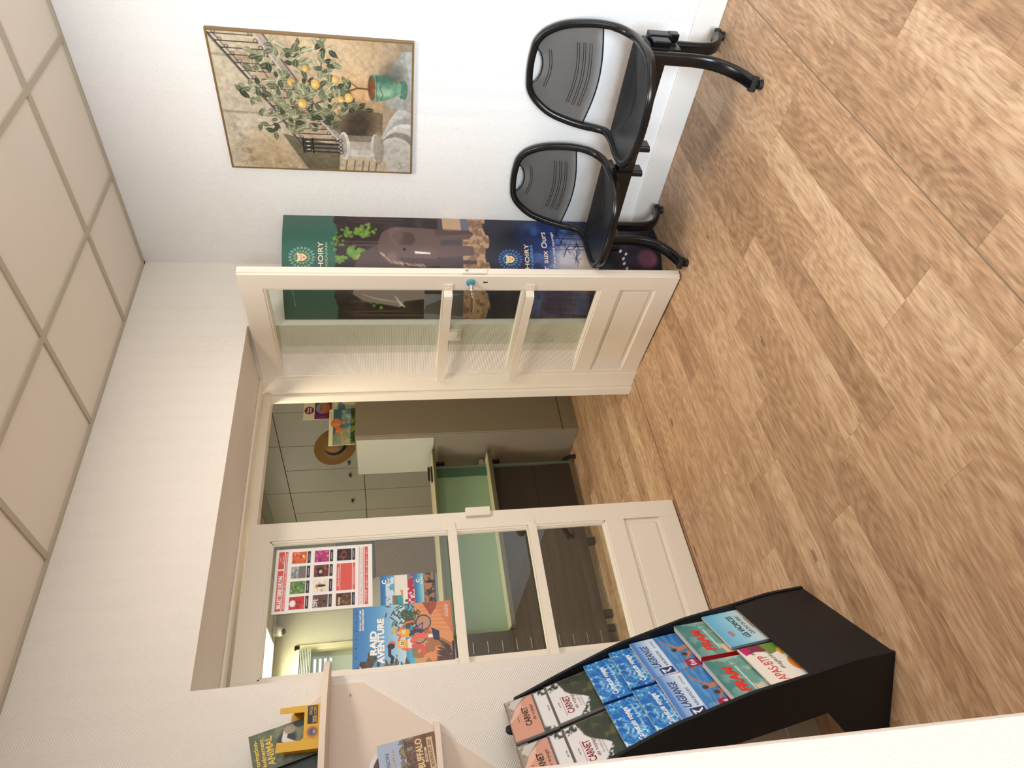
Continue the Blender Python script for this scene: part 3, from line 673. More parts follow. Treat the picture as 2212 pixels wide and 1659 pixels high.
for v in (0, 1.92):
    P = fn0(np.linspace(0, .6, N_), np.full(N_, v), np.full(N_, -.0014)); Q = fn0(np.linspace(0, .6, N_), np.full(N_, v), np.full(N_, -.004))
    rows.append(([bk.verts.new(p) for p in P], [bk.verts.new(p) for p in Q]))
for k in (0, 1):
    for i in range(N_ - 1): bk.faces.new((rows[0][k][i], rows[0][k][i + 1], rows[1][k][i + 1], rows[1][k][i]))
for v in (0, 1):
    for i in range(N_ - 1): bk.faces.new((rows[v][0][i], rows[v][0][i + 1], rows[v][1][i + 1], rows[v][1][i]))
for i in (0, N_ - 1): bk.faces.new((rows[0][0][i], rows[0][1][i], rows[1][1][i], rows[1][0][i]))
bmesh.ops.recalc_face_normals(bk, faces=bk.faces[:]); obj('card_back', bk, mat('brown_card', (176, 150, 116), 0.8), ps)

# ================================================================== beam seating
def half_loop(s):
    return [(s * y, x, z) for y, x, z in ((.055, -.022, .800), (.105, -.026, .790), (.150, -.036, .755), (.190, -.060, .690), (.212, -.086, .600), (.219, -.108, .530), (.217, -.130, .480), (.213, -.165, .444),
        (.218, -.225, .430), (.226, -.310, .430), (.224, -.385, .431), (.200, -.448, .432), (.135, -.500, .432), (.065, -.518, .432))]
LOOP = catmull([(0, -.020, .803)] + half_loop(1) + [(0, -.523, .432)] + half_loop(-1)[::-1], 5, closed=True)   # (y, x, z)
def make_chair():
    t = thing('beam_chair', 'black mesh-back waiting chair on the beam, nearer the camera', 'chair', (0, -1.133, 0), group='two chairs on one beam')
    P = [Vector((x, y, z)) for y, x, z in LOOP]; cen = Vector((-.30, 0, .58))
    def up(i, T):   # wide side of the flat tube faces out of the loop
        o_ = P[i] - Vector((P[i].x, 0, P[i].z * 0 + (.62 if P[i].z > .5 else P[i].z)))
        return o_ if o_.length > .03 else (Vector((0, 0, 1)) if P[i].z > .5 else Vector((-1, 0, 0)))
    fr = nb(); sweep(fr, P, 0.030, 0.034, closed=True, up=up, seg=12); smooth(obj('tube_frame', fr, BLACKF, t), 50)
    # back: mesh cloth between the uprights
    import bisect
    def edge(z):   # half width and x of the frame at height z (back part)
        pts = [(z_, y, x) for y, x, z_ in LOOP if y >= 0 and x > -.14 and z_ > .47]; pts.sort()
        zs = [p[0] for p in pts]; return float(np.interp(z, zs, [p[1] for p in pts])), float(np.interp(z, zs, [p[2] for p in pts]))
    def back(u, v):   # u -1..1, v 0 bottom ..1 top, sags backwards in the middle
        z0 = .545 - .030 * math.cos(u * 1.5); z1 = .795
        z = z0 + (z1 - z0) * v; w, x = edge(z); w -= .010
        return Vector((x + .006 * (1 - u * u) * math.sin(math.pi * min(v, .9) + .25), u * w, z))
    bm = nb(); nu, nv = 28, 22; grid = {}
    for j in range(nv + 1):
        for i in range(nu + 1): grid[i, j] = bm.verts.new(back(-1 + 2 * i / nu, j / nv))
    notch = lambda p: ((p.y / .080) ** 2 + ((p.z - .803) / .050) ** 2) < 1
    for j in range(nv):
        for i in range(nu):
            q = (grid[i, j], grid[i + 1, j], grid[i + 1, j + 1], grid[i, j + 1])
            if notch(sum((v.co for v in q), Vector()) / 4): continue
            bm.faces.new(q)
    bmesh.ops.delete(bm, geom=[v for v in bm.verts if not v.link_faces], context='VERTS')
    smooth(obj('back_mesh', bm, MESHF, t))
    # binding along the lower edge and the hand hole, raised ribs
    bd = nb(); sweep(bd, [back(-1 + 2 * k / 24, 0) for k in range(25)], .007, .006, seg=6); obj('edge_binding', bd, BLACKP, t); bd = nb()
    def on_back(y, z):
        w, x = edge(z); w -= .01; u = max(-1, min(1, y / w)); return back(u, (z - (.545 - .030 * math.cos(u * 1.5))) / (.795 - (.545 - .030 * math.cos(u * 1.5))))
    sweep(bd, [on_back(.080 * math.sin(a), .803 - .050 * math.cos(a)) for a in np.linspace(-1.4, 1.4, 19)], .006, .006, seg=6)
    obj('edge_binding', bd, BLACKP, t)
    for zc, hw, dr in ((.560, .135, .022), (.585, .135, .022), (.610, .130, .022), (.720, .080, .018)):
        rb = nb()
        for o_ in (-.0045, .0045):
            sweep(rb, [on_back(hw * k / 12, zc + o_ + dr * (1 - math.cos(k / 12 * 1.5)) * .8) - Vector((.002, 0, 0)) for k in range(-12, 13)], .0026, .0026, seg=5)
        obj('raised_rib', rb, BLACKP, t)
    # seat shell
    bm = nb(); pts = [(y, x, z) for y, x, z in LOOP if x < -.19]; n = len(pts)
    ring = [bm.verts.new((x * .985 - .003, y * .94, z + .004)) for y, x, z in pts]
    rows_ = [ring]
    for k, (f, dz) in enumerate(((.75, -.004), (.45, -.010), (.15, -.012))):
        rows_.append([bm.verts.new((-.360 + (v.co.x + .360) * f, v.co.y * f, v.co.z + dz)) for v in ring])
    for a, b in zip(rows_[:-1], rows_[1:]):
        for i in range(n): bm.faces.new((a[i], a[(i + 1) % n], b[(i + 1) % n], b[i]))
    bm.faces.new(rows_[-1])
    bmesh.ops.recalc_face_normals(bm, faces=bm.faces[:])
    ex = bmesh.ops.solidify(bm, geom=bm.faces[:], thickness=.010)
    bmesh.ops.recalc_face_normals(bm, faces=bm.faces[:])
    smooth(obj('seat', bm, BLACKP, t))
    # side clamps with two caps
    for s in (-1, 1):
        cl = nb(); box(cl, -.300, -.215, s * .222 - .013, s * .222 + .013, .396, .420, bev=.008)
        box(cl, -.290, -.232, s * .214 - .009, s * .214 + .009, .268, .405, bev=.004); sweep(cl, [(-.300, s * .214, .410), (-.300, s * .214, .275)], .022, .020, seg=10)
        for x in (-.288, -.228): cyl(cl, (x, s * .222, .419), (x, s * .222, .424), .007, seg=12)
        box(cl, -.290, -.232, min(s * .17, s * .225), max(s * .17, s * .225), .397, .412)
        obj('clamp', cl, BLACKF, t)
    return t
ch0 = make_chair()
def copy_tree(o, parent=None):
    c = o.copy(); COL.objects.link(c)
    if parent: c.parent = parent
    for k in list(o.children): copy_tree(k, c)
    return c
ch1 = copy_tree(ch0); ch1.location.y = -1.133 + 0.550
ch1['label'] = 'black mesh-back waiting chair on the beam, farther one beside the standing poster'
bs = thing('seating_beam', 'black steel beam on two splayed legs carrying the two waiting chairs', 'seat frame', (-0.28, -0.9, 0))
obj('beam', B(-.020, .030, -0.48, 0.47, .318, .392, bev=.004), BLACKF, bs)
eb = nb(); box(eb, .030, .075, -.485, -.455, .30, .395, bev=.003); box(eb, .034, .070, -.489, -.462, .27, .31, bev=.003); obj('end_cap', eb, BLACKF, bs)
def make_leg(y):
    lg = nb(); wy = lambda i, T: Vector((0, 1, 0))
    P = catmull([(-.060, y, .405), (-.060, y, .30), (-.062, y, .215), (-.078, y, .150), (-.115, y, .098), (-.170, y, .058), (-.235, y, .034)], 5)
    sweep(lg, P, .050, .030, up=wy, seg=14)
    P = catmull([(.050, y, .405), (.050, y, .25), (.052, y, .165), (.066, y, .108), (.100, y, .070), (.150, y, .046), (.205, y, .034)], 5)
    sweep(lg, P, .050, .030, up=wy, seg=14)
    box(lg, -.062, .052, y - .018, y + .018, .30, .40, bev=.003)
    o_ = smooth(obj('leg', lg, BLACKF, bs), 45)
    for x in (-.232, .200):
        ft = nb(); cyl(ft, (x, y, 0), (x, y, .016), .019, .017, 18); cyl(ft, (x, y, .016), (x, y, .024), .006, seg=10)
        obj('foot', ft, RUBBER, o_)
        cp = nb(); cyl(cp, (x + math.copysign(-.002, -x) , y - .026, .034), (x, y + .026, .034), .0155, seg=14); obj('end_plug', cp, RUBBER, o_)
for y in (-1.334 + .9, -0.455 + .9): make_leg(y)

# ================================================================== black leaflet rack
RK_X, RK_Y, RK_A = -2.064, -0.252, math.atan2(0.67, 0.743)
Zp = [0, .13, .28, .45, .70, .90, 1.05, 1.3]; Sp = [0, .012, .045, .077, .15, .235, .305, .335]
gs = lambda z: float(np.interp(z, Zp, Sp))
RW_ = .456
rk = thing('leaflet_rack', 'black sloping floor rack full of brochures, standing askew by the left wall', 'brochure rack', (RK_X, RK_Y, 0), RK_A)
front = [(gs(z), z) for z in np.linspace(0, 1.055, 24)]
poly = front + [(.333, 1.055), (.322, .95), (.290, .76), (.262, .62), (.232, .52), (.197, .345), (.168, .210), (.240, .146), (.243, 0)]
for x0 in (-.012, -RW_):
    obj('side_panel', prism(poly, lambda u, v, d: Vector((d, u, v)), x0, x0 + .012), BLACKR, rk)
def sheet(off, z0, z1, th=.004, n=20):
    zs = np.linspace(z0, z1, n); return [(min(gs(z) + off, .329), z) for z in zs] + [(min(gs(z) + off + th, .333), z) for z in zs[::-1]]
obj('back_sheet', prism(sheet(.062, .03, 1.05), lambda u, v, d: Vector((d, u, v)), -RW_ + .012, -.012), BLACKR, rk)
obj('front_panel', prism(sheet(.004, .0, .268), lambda u, v, d: Vector((d, u, v)), -RW_ + .012, -.012), BLACKR, rk)
kn = nb(); cyl(kn, (-.13, .334, 1.086), (-.13, .326, 1.086), .020, seg=20); box(kn, -.134, -.126, .326, .332, 1.03, 1.08); obj('stop_knob', kn, BLACKP, rk)
obj('foot_bar', B(-RW_ + .012, -.012, .20, .24, .02, .10), BLACKR, rk)

def script_wave(cv, x0, y0, w, col, n=3, wd=.006, al=.9):
    cv.line([(x0 + w * t, y0 + .006 * math.sin(t * n * 6.28)) for t in np.linspace(0, 1, 20)], wd, col, al)
def cv_pink():
    cv = Canvas(.21, .11, 80, (92, 90, 90)); n = cv.noise(6, seed=21, oct=4)
    cv.rect(.055, .04, .98, 1, (206, 152, 132)); m = ((cv.X > .055) & (cv.X < .98) & (cv.Y > .04)).astype(float)
    cv.blend(m * (cv.Y < (cv.X - .42) * 1.3 + .08 * np.sin(cv.X * 12)), (222, 178, 160)); cv.blend(m * (cv.Y < (cv.X - .55) * 1.6 + .06 * np.sin(cv.X * 14)), (150, 138, 126)); cv.blend(m * (n > .55) * (cv.Y < (cv.X - .60) * 1.6), (220, 216, 210), .7)
    cv.text('CARNET', .30, .62, .44, .18, (40, 34, 34), .018); cv.text('de voyage', .38, .78, .38, .10, (60, 48, 48), 0, .3); cv.text('apas btp', .44, .30, .12, .045, (110, 80, 72)); return cv
def cv_evasion():
    cv = Canvas(.21, .30, 90, (92, 90, 88)); n = cv.noise(8, seed=22, oct=4); n2 = cv.noise(30, seed=23, oct=3)
    cv.rect(.06, .03, .97, 1, (222, 220, 222)); m = ((cv.X > .06) & (cv.X < .97) & (cv.Y > .03)).astype(float)
    hill = .40 - .27 * np.clip((cv.X - .35) / .55, 0, 1) - .03 * np.sin(cv.X * 12) + .03 * (n - .5)
    k = m * (cv.Y > hill); cv.blend(k, (58, 64, 56)); cv.blend(k * np.clip((n - .5) * 5, 0, 1), (104, 104, 66), .8); cv.blend(k * (cv.Y > .55) * (cv.Y < .75) * (cv.X < .75), (74, 80, 78), .8)
    tr = m * (cv.Y > .26 + .5 * abs(cv.X - .06)) * (n2 > .46) * (cv.X < .42); cv.blend(tr, (60, 72, 64)); cv.blend(m * (cv.X > .80) * (cv.Y < .30) * (n2 > .45) * (cv.Y < .1 + (cv.X - .8) * 1.2), (62, 70, 60))
    cv.ell(.40, .76, .035, .022, (206, 150, 120)); cv.ell(.62, .80, .03, .02, (150, 90, 70))
    cv.line([(.16, .125), (.62, .125)], .006, (150, 60, 56)); cv.line([(.24, .335), (.60, .335)], .004, (90, 70, 70))
    cv.text('CARNET', .18, .215, .42, .072, (134, 38, 34), .018); cv.text('de voyage', .23, .268, .38, .040, (120, 50, 46), 0, .3); cv.text('E V A N C E S', .27, .315, .28, .020, (120, 60, 56)); cv.text('apas btp', .38, .095, .13, .018, (90, 84, 84)); return cv
def cv_blue(sub=True):
    cv = Canvas(.21, .21, 90, (28, 92, 176)); a = cv.noise(5, seed=24, oct=3); b = cv.noise(6, seed=25, oct=3); c = cv.noise(9, seed=26, oct=2)
    cv.blend(np.clip((a - .35) * 2, 0, 1), (40, 132, 206), .7); v = np.exp(-((a - b) * 22) ** 2) + .8 * np.exp(-((b - c) * 24) ** 2) + .6 * np.exp(-((a - c) * 26) ** 2)
    cv.blend(np.clip(v, 0, 1), (132, 208, 238), .75); cv.blend(np.clip(v - .9, 0, 1), (236, 250, 255), .9)
    for k, (t, w) in enumerate((('Carnet de voyage', .72),)): cv.text(t, .10, .29, w, .085, (252, 253, 255), .014, .35, -.02)
    cv.text('Enfants & Jeunes', .30, .375, .50, .040, (226, 240, 250), 0, .3); cv.text('apas btp', .34, .145, .16, .026, (236, 246, 252)); return cv
def swimmers(cv, cx, cy):
    sk = (176, 112, 84)
    for dx, dy, c in ((0, 0, (196, 44, 70)), (-.02, .16, (214, 226, 228))):
        x, y = cx + dx, cy + dy * .9
        cv.poly([(x, y), (x + .09, y - .01), (x + .11, y + .10), (x + .01, y + .10)], sk); cv.line([(x + .05, y - .04), (x + .05, y + .05)], .085, sk); cv.line([(x + .02, y - .01), (x - .13, y + .02), (x - .22, y + .10)], .032, sk) if dy else cv.line([(x + .08, y - .01), (x + .22, y - .05), (x + .32, y - .13)], .032, sk)
        cv.ell(x + .05, y - .075, .035, .026, (70, 46, 38)); cv.rect(x + .01, y + .08, x + .11, y + .13, c)
def cv_lagrange():
    cv = Canvas(.21, .27, 100, (40, 110, 180)); n = cv.noise(4, 50, seed=27, oct=3)
    cv.vgrad([(0, (86, 138, 208)), (.22, (206, 222, 240)), (.31, (214, 226, 242)), (.315, (66, 130, 196)), (1, (20, 84, 140))]); cv.blend((cv.Y > .33) * np.clip((n - .5) * 5, 0, 1), (110, 168, 214), .6)
    cv.rect(0, .0, 1, .06, (60, 110, 190), .5); sw = swimmers
    sk = (186, 120, 90)
    for (x, y, sgn) in ((.55, .50, 1), (.40, .58, -1)):
        cv.line([(x, y), (x + .04, y + .17)], .10, sk); cv.ell(x - .005, y - .05, .045, .035, (72, 48, 40)); cv.line([(x + .02 * sgn, y + .02), (x + .13 * sgn, y - .06), (x + .30 * sgn, y - .14)], .032, sk); cv.line([(x + .03, y + .17), (x + .09, y + .28)], .07, sk)
    cv.ell(.60, .67, .06, .03, (204, 40, 72)); cv.rect(.40, .70, .52, .77, (206, 224, 228)); cv.rect(0, .90, 1, 1, (24, 66, 110))
    cv.rect(.04, .47, .25, .64, (150, 34, 74)); cv.text('\u00c9t\u00e9', .07, .57, .14, .055, (250, 240, 244), .01)
    for k in range(5): cv.line([(.06, .36 + k * .022), (.20, .36 + k * .022)], .005, (220, 234, 244))
    cv.text('LAGRANGE', .22, .175, .62, .090, (26, 44, 92), .008, .25); cv.text('vacances', .22, .265, .42, .055, (60, 90, 140), 0, .3); cv.text('ATTITUDE', .72, .27, .20, .026, (80, 116, 170)); 
    cv.rect(.03, .13, .19, .30, (28, 46, 96)); cv.poly([(.05, .16), (.17, .15), (.10, .21), (.17, .27), (.13, .27), (.07, .21), (.11, .175), (.05, .18)], (240, 244, 250)); return cv
def cv_fram():
    cv = Canvas(.203, .26, 100, (70, 140, 136)); n = cv.noise(5, seed=28, oct=5); n2 = cv.noise(22, seed=29, oct=3)
    cv.vgrad([(0, (58, 128, 128)), (.45, (120, 170, 158)), (1, (190, 190, 178))]); cv.blend(np.clip((n - .46) * 6, 0, 1) * np.clip(.2 + cv.Y * 1.6, 0, 1), (222, 222, 214), .85); cv.blend((n2 > .6) * (cv.X > .5), (90, 130, 122), .5); cv.blend(((cv.Y + (1 - cv.X) * .5) > 1.05).astype(float), (226, 190, 160))
    cv.text('FRAM', .12, .255, .66, .115, (226, 52, 44), .05, .2); cv.line([(.16, .315), (.74, .315)], .02, (236, 238, 232)); cv.poly([(0, .36), (.30, .33), (.16, .43), (0, .46)], (230, 196, 166)); return cv
def cv_vvf():
    cv = Canvas(.203, .18, 100, (140, 200, 226)); n = cv.noise(16, seed=30, oct=4)
    cv.vgrad([(0, (96, 178, 218)), (.45, (160, 214, 232)), (.75, (232, 232, 222)), (1, (214, 214, 200))]); cv.blend(((cv.Y > .72 + .2 * abs(cv.X - .45)) & (n > .44)).astype(float), (84, 70, 50), .85)
    cv.text('VVF', .26, .27, .16, .085, (222, 70, 52), .02); cv.text('LES VACANCES', .16, .50, .68, .11, (24, 26, 34), .02, .1); cv.text('QUI ONT DU SENS !', .22, .62, .60, .07, (34, 34, 40), .008, .1); cv.line([(.40, .70), (.72, .70)], .012, (220, 80, 56)); return cv
def cv_apas():
    cv = Canvas(.21, .18, 100, (240, 234, 222)); n = cv.noise(10, seed=31, oct=4)
    cv.poly([(.80, .05), (1, .02), (1, .36), (.86, .30)], (196, 36, 110)); cv.poly([(.86, .20), (1, .18), (1, .62), (.80, .42)], (126, 52, 72)); cv.poly([(.72, .46), (1, .40), (1, .72), (.80, .74)], (110, 140, 60)); cv.poly([(.66, .62), (.80, .60), (.96, .84), (.70, .80)], (232, 170, 56)); 
    cv.ell(.42, .72, .18, .13, (232, 138, 60)); cv.ell(.40, .82, .09, .12, (120, 76, 52)); cv.ell(.52, .88, .09, .09, (176, 112, 80)); cv.rect(.62, .84, 1, 1, (110, 132, 130)); cv.blend((cv.Y > .86) * (n > .5), (70, 60, 56), .6)
    cv.text('APAS-BTP', .11, .34, .62, .16, (214, 60, 74), .004); cv.text('#2', .78, .20, .10, .07, (60, 50, 60)); cv.text('magazine', .34, .46, .46, .08, (56, 48, 56), 0, .35); return cv

def brochure(label, col, zt, cvf, h, t, group, inset=.030, spine=None, name='brochure', shift=0.0, off=.010, tiltz=0.0):
    """stands in a pocket of the rack: upper edge forward, lower edge slipped behind the next row"""
    cv = cvf() if callable(cvf) else cvf
    w = cv.w
    x1 = -(.016 if col == 'R' else .238) + shift; x0 = x1 - w
    zb = zt - h; y0 = gs(zt) + off; 
    slope = (gs(zt) - gs(max(zt - h, 0))); dy = slope - inset * .8
    L = math.hypot(h, dy); L = cv.h; k = L / math.hypot(h, dy); ey = np.array([0, -dy, -h]) / math.hypot(h, dy)
    o = thing(name, label, 'brochure', (0, 0, 0), 0, group)
    base = Matrix.Translation((RK_X, RK_Y, 0)) @ Matrix.Rotation(RK_A, 4, 'Z') @ Matrix.Translation((x0, y0, zt)) @ Matrix.Rotation(tiltz, 4, 'Y')
    o.matrix_world = base
    en = np.array([0, ey[2], -ey[1]])   # outwards (towards -y)
    f = flat((0, 0, 0), (1, 0, 0), ey, en)
    printed('cover', cv, f, o)
    P = [f(np.array([a]), np.array([b]), np.array([c]))[0] for c in (-.0004, -t) for a, b in ((0, 0), (w, 0), (w, L), (0, L))]
    bm = nb(); vs = [bm.verts.new(p) for p in P]
    for q in ((0, 1, 2, 3), (7, 6, 5, 4), (0, 4, 5, 1), (1, 5, 6, 2), (2, 6, 7, 3), (3, 7, 4, 0)): bm.faces.new([vs[i] for i in q])
    bmesh.ops.recalc_face_normals(bm, faces=bm.faces[:]); obj('pages', bm, PAPER, o)
    if spine:
        P = [f(np.array([a]), np.array([b]), np.array([c]))[0] for c in (.0003, -t) for a, b in ((-.001, 0), (.0005, 0), (.0005, L), (-.001, L))]
        bm = nb(); vs = [bm.verts.new(p) for p in P]
        for q in ((0, 1, 2, 3), (7, 6, 5, 4), (0, 4, 5, 1), (1, 5, 6, 2), (2, 6, 7, 3), (3, 7, 4, 0)): bm.faces.new([vs[i] for i in q])
        bmesh.ops.recalc_face_normals(bm, faces=bm.faces[:]); obj('spine', bm, mat('spine_%d_%d_%d' % spine, spine, .4), o)
    return o
G = 'brochures in the black rack'
brochure('salmon travel booklet with black lettering, top row of the black rack, right of the pair', 'R', 1.092, cv_pink(), .10, .005, G, .006, spine=(84, 82, 82), off=.004)
brochure('salmon travel booklet with black lettering, top row of the black rack, left of the pair', 'L', 1.094, cv_pink(), .10, .005, G, .006, spine=(84, 82, 82), off=.004)
c_ = Canvas(.21, .10, 70, (88, 86, 86)); c_.rect(.06, .08, .97, 1, (222, 220, 222)); c_.blend((c_.noise(14, seed=5) > .5) * (c_.Y > .06) * ((c_.X < .16) | (c_.X > .84)) * (c_.Y < .7), (70, 78, 70)); c_.line([(.3, .56), (.74, .56)], .006, (140, 60, 56)); c_.text('CARNET', .31, .86, .44, .22, (134, 38, 34), .018); c_.text('apas btp', .45, .40, .13, .06, (90, 84, 84))
for cl, wd in (('R', 'right'), ('L', 'left')):
    brochure('mostly hidden white travel booklet, second row of the black rack, %s of the pair' % wd, cl, 1.000, c_, .085, .006, G, .020, spine=(84, 82, 82), off=.006)
for cl, wd in (('R', 'right'), ('L', 'left')):
    brochure('mountain cover travel booklet with dark red lettering in the black rack, %s of the two' % wd, cl, .957, cv_evasion(), .29, .010, G, .040, spine=(84, 82, 82))
for cl, wd in (('R', 'right'), ('L', 'left')):
    brochure('booklet with blue rippling water cover, upper blue row of the black rack, %s one' % wd, cl, .818, cv_blue(), .19, .006, G, .034, spine=(26, 78, 150))
for cl, wd in (('R', 'right'), ('L', 'left')):
    brochure('booklet with blue rippling water cover, lower blue row of the black rack, %s one' % wd, cl, .729, cv_blue(), .19, .006, G, .036, spine=(26, 78, 150))
brochure('holiday brochure with two swimmers in blue sea in the black rack, right of the two', 'R', .655, cv_lagrange(), .245, .009, G, .040)
brochure('holiday brochure with two swimmers in blue sea in the black rack, left of the two', 'L', .655, cv_lagrange(), .245, .009, G, .040, shift=.012, tiltz=.03)
brochure('thick brochure with surf cover and red title in the black rack, right of the two', 'R', .492, cv_fram(), .235, .018, G, .040, shift=.002, spine=(206, 30, 34))
brochure('thick brochure with surf cover and red title in the black rack, left of the two', 'L', .498, cv_fram(), .235, .018, G, .040)
brochure('thin pale blue brochure with black brush lettering, bottom row of the black rack', 'R', .390, cv_vvf(), .175, .008, G, .018, shift=.002, spine=(150, 176, 206))
brochure('white magazine with coloured triangles and a surfer, bottom row of the black rack', 'L', .382, cv_apas(), .175, .005, G, .018)

# ================================================================== wall shelf with leaflets, left edge
BEIGE = mat('beige_lacquered_board', (226, 208, 190), 0.4, noise=0.02, nscale=5)
ws = thing('wall_shelf', 'beige lacquered wall shelf with rounded ledges and tapered back, at the left edge', 'shelf', (-2.30, 0, 1.2))
def WS(poly, y0, y1): return prism(poly, lambda u, v, d: Vector((u + 2.30, d, v - 1.2)), y0, y1)
obj('back_board', WS([(-2.164, 1.66), (-2.164, 1.551), (-2.308, 1.345), (-2.373, 1.262), (-2.52, 1.07), (-2.75, 1.07), (-2.75, 1.66)], -.001, -.014), BEIGE, ws)
obj('back_board', WS([(-2.183, 1.672), (-2.215, 1.715), (-2.285, 1.765), (-2.31, 1.84), (-2.75, 1.84), (-2.75, 1.672)], -.001, -.014), BEIGE, ws)
def ledge(zc, xr, depth, name):
    P = [(xr - .34 * (1 - math.cos(a)) , -.014 - depth * math.sin(a)) for a in np.linspace(0, math.pi / 2, 18)]
    pl = [(xr, -.0005)] + P + [(-2.75, -.014 - depth), (-2.75, -.0005)]
    return prism(pl, lambda u, v, d: Vector((u + 2.30, v, d - 1.2)), zc - .009, zc + .009)
obj('ledge', ledge(1.663, -2.088, .16, 'u'), BEIGE, ws)
obj('ledge', ledge(1.318, -2.312, .11, 'l'), BEIGE, ws)
sc_ = nb(); cyl(sc_, (-2.201 + 2.3, -.0145, 1.591 - 1.2), (-2.201 + 2.3, -.0160, 1.591 - 1.2), .0045, seg=14); obj('screw', sc_, mat('screw_cream', (210, 200, 184), .3), ws)
sc_ = nb(); cyl(sc_, (-2.201 + 2.3, -.0160, 1.591 - 1.2), (-2.201 + 2.3, -.0163, 1.591 - 1.2), .0018, seg=8); obj('screw_slot', sc_, mat('dark_hole', (20, 16, 14), .8), ws)

# yellow leaflet box with brochures, on the upper ledge
YEL = mat('yellow_card', (222, 172, 44), 0.5, noise=0.03)
yb = thing('leaflet_box', 'yellow card leaflet box with a window cut out, on the upper wall ledge', 'leaflet box', (-2.246, -.075, 1.6722))
obj('back_wall', B(-.125, 0, .040, .0415, 0, .098), YEL, yb)
obj('front_wall', prism([(0, 0), (-.002, .122), (-.018, .122), (-.020, .050), (-.092, .050), (-.098, .058), (-.098, .126), (-.125, .128), (-.125, 0)], lambda u, v, d: Vector((u, d, v)), -.0415, -.040), YEL, yb)
obj('side_wall', B(-.0015, 0, -.040, .040, 0, .090), YEL, yb); obj('side_wall', B(-.125, -.1235, -.040, .040, 0, .105), YEL, yb); obj('base', B(-.125, 0, -.040, .040, 0, .0015), YEL, yb)
c_ = Canvas(.052, .030, 40, (24, 20, 18)); c_.text('2025', .05, .88, .38, .38, (232, 190, 90), .02); c_.text('SINGES', .48, .46, .47, .30, (226, 190, 110)); c_.text('DOR\u00c9S', .48, .90, .47, .30, (226, 190, 110))
printed('name_label', c_, flat((-.055, -.0420, .0400), (1, 0, 0), (0, 0, -1), (0, -1, 0)), yb)
c_ = Canvas(.036, .036, 44, (222, 172, 44)); c_.ell(.5, .55, .42, .45, (178, 88, 36), soft=.5); c_.ell(.5, .55, .26, .30, (92, 92, 112), soft=.4); c_.ell(.42, .5, .05, .05, (30, 30, 40)); c_.ell(.60, .5, .05, .05, (30, 30, 40)); c_.ell(.51, .68, .12, .10, (150, 176, 206), soft=.4)
printed('monkey_face', c_, flat((-.096, -.0422, .044), (1, 0, 0), (0, 0, -1), (0, -1, 0)), yb)
def leaflet_canvas():
    cv = Canvas(.11, .21, 70, (92, 100, 74)); n = cv.noise(5, seed=41, oct=4); cv.blend(np.clip((n - .45) * 4, 0, 1), (138, 142, 104), .8)
    cv.ell(.62, .50, .18, .13, (44, 42, 36), soft=.4); cv.line([(.30, .85), (.42, .60), (.62, .46), (.80, .50)], .13, (226, 218, 218)); cv.ell(.84, .56, .12, .08, (168, 150, 128)); cv.ell(.95, .72, .14, .10, (40, 38, 34), soft=.3)
    for k, t in enumerate(('Formation-', '\u00e9v\u00e9nement', 'ANIMAL')): cv.text(t, .10, .10 + k * .085 + (.03 if k == 2 else 0), .74, .060 if k < 2 else .095, (236, 200, 76), .02)
    return cv
lf = thing('leaflet', 'green leaflet with yellow lettering and a white bird neck, standing in the yellow box', 'leaflet', (-2.266, -.090, 1.678)); lf.rotation_euler = (0, -.24, 0)
printed('printed_face', leaflet_canvas(), flat((-.105, 0, .212), (1, 0, 0), (0, .06, -1), (0, -1, 0)), lf)
lf = thing('leaflet', 'dark green leaflet with a rounded top behind the green one in the yellow box', 'leaflet', (-2.280, -.065, 1.678)); lf.rotation_euler = (0, -.24, 0)
obj('sheet', prism([(-.205, .03), (-.205, .215), (-.165, .228), (-.125, .222), (-.095, .200), (-.075, .15), (-.075, .03)], lambda u, v, d: Vector((u, d, v)), 0, .001), mat('dark_green_leaflet', (52, 60, 46), .4), lf)
# brochure on the lower ledge
def cv_buffalo():
    cv = Canvas(.16, .18, 110, (128, 84, 60)); n = cv.noise(3, 30, seed=44, oct=3); n2 = cv.noise(26, seed=45, oct=3)
    cv.rect(0, 0, 1, .46, (172, 184, 206)); cv.blend((n > .5) * (cv.Y > .74), (96, 58, 40), .7)
    cv.blend(((cv.Y > .36) & (cv.Y < .62) & (n2 > .42)).astype(float), (66, 54, 44)); cv.blend(((cv.Y > .36) & (cv.Y < .62) & (n2 > .56)).astype(float), (150, 132, 110))
    cv.text('WILD BUFFALO', .06, .75, .88, .11, (236, 206, 150), .03); cv.rect(.50, .775, .76, .815, (226, 200, 150)); cv.text('FAR-WEST', .54, .808, .18, .025, (80, 40, 24)); cv.rect(.36, .835, .92, .935, (214, 186, 146)); cv.text('NOUVEAUT\u00c9 2025', .40, .91, .48, .055, (110, 60, 36), .01)
    cv.text('SAISON', .46, .18, .36, .06, (70, 76, 96)); cv.text('ON VIT LA', .46, .28, .40, .05, (196, 150, 70)); return cv
bb = thing('brochure', 'brown brochure with a buffalo and cream lettering standing on the lower wall ledge', 'brochure', (-2.352, -.070, 1.3290)); bb.rotation_euler = (0, -.13, 0)
printed('cover', cv_buffalo(), flat((-.16, -.0, .180), (1, 0, 0), (0, -.0, -1), (0, -1, 0)), bb)
obj('pages', B(-.16, 0, .001, .006, .001, .179), PAPER, bb)
bb = thing('brochure', 'dark red round-topped leaflet behind the buffalo brochure on the lower wall ledge', 'brochure', (-2.470, -.050, 1.3275), 0)
obj('sheet', prism([(.09 * math.cos(a), .155 + .055 * math.sin(a)) for a in np.linspace(0, math.pi, 16)] + [(-.09, 0), (.09, 0)], lambda u, v, d: Vector((u, d, v)), 0, .001), WHITEP, bb)
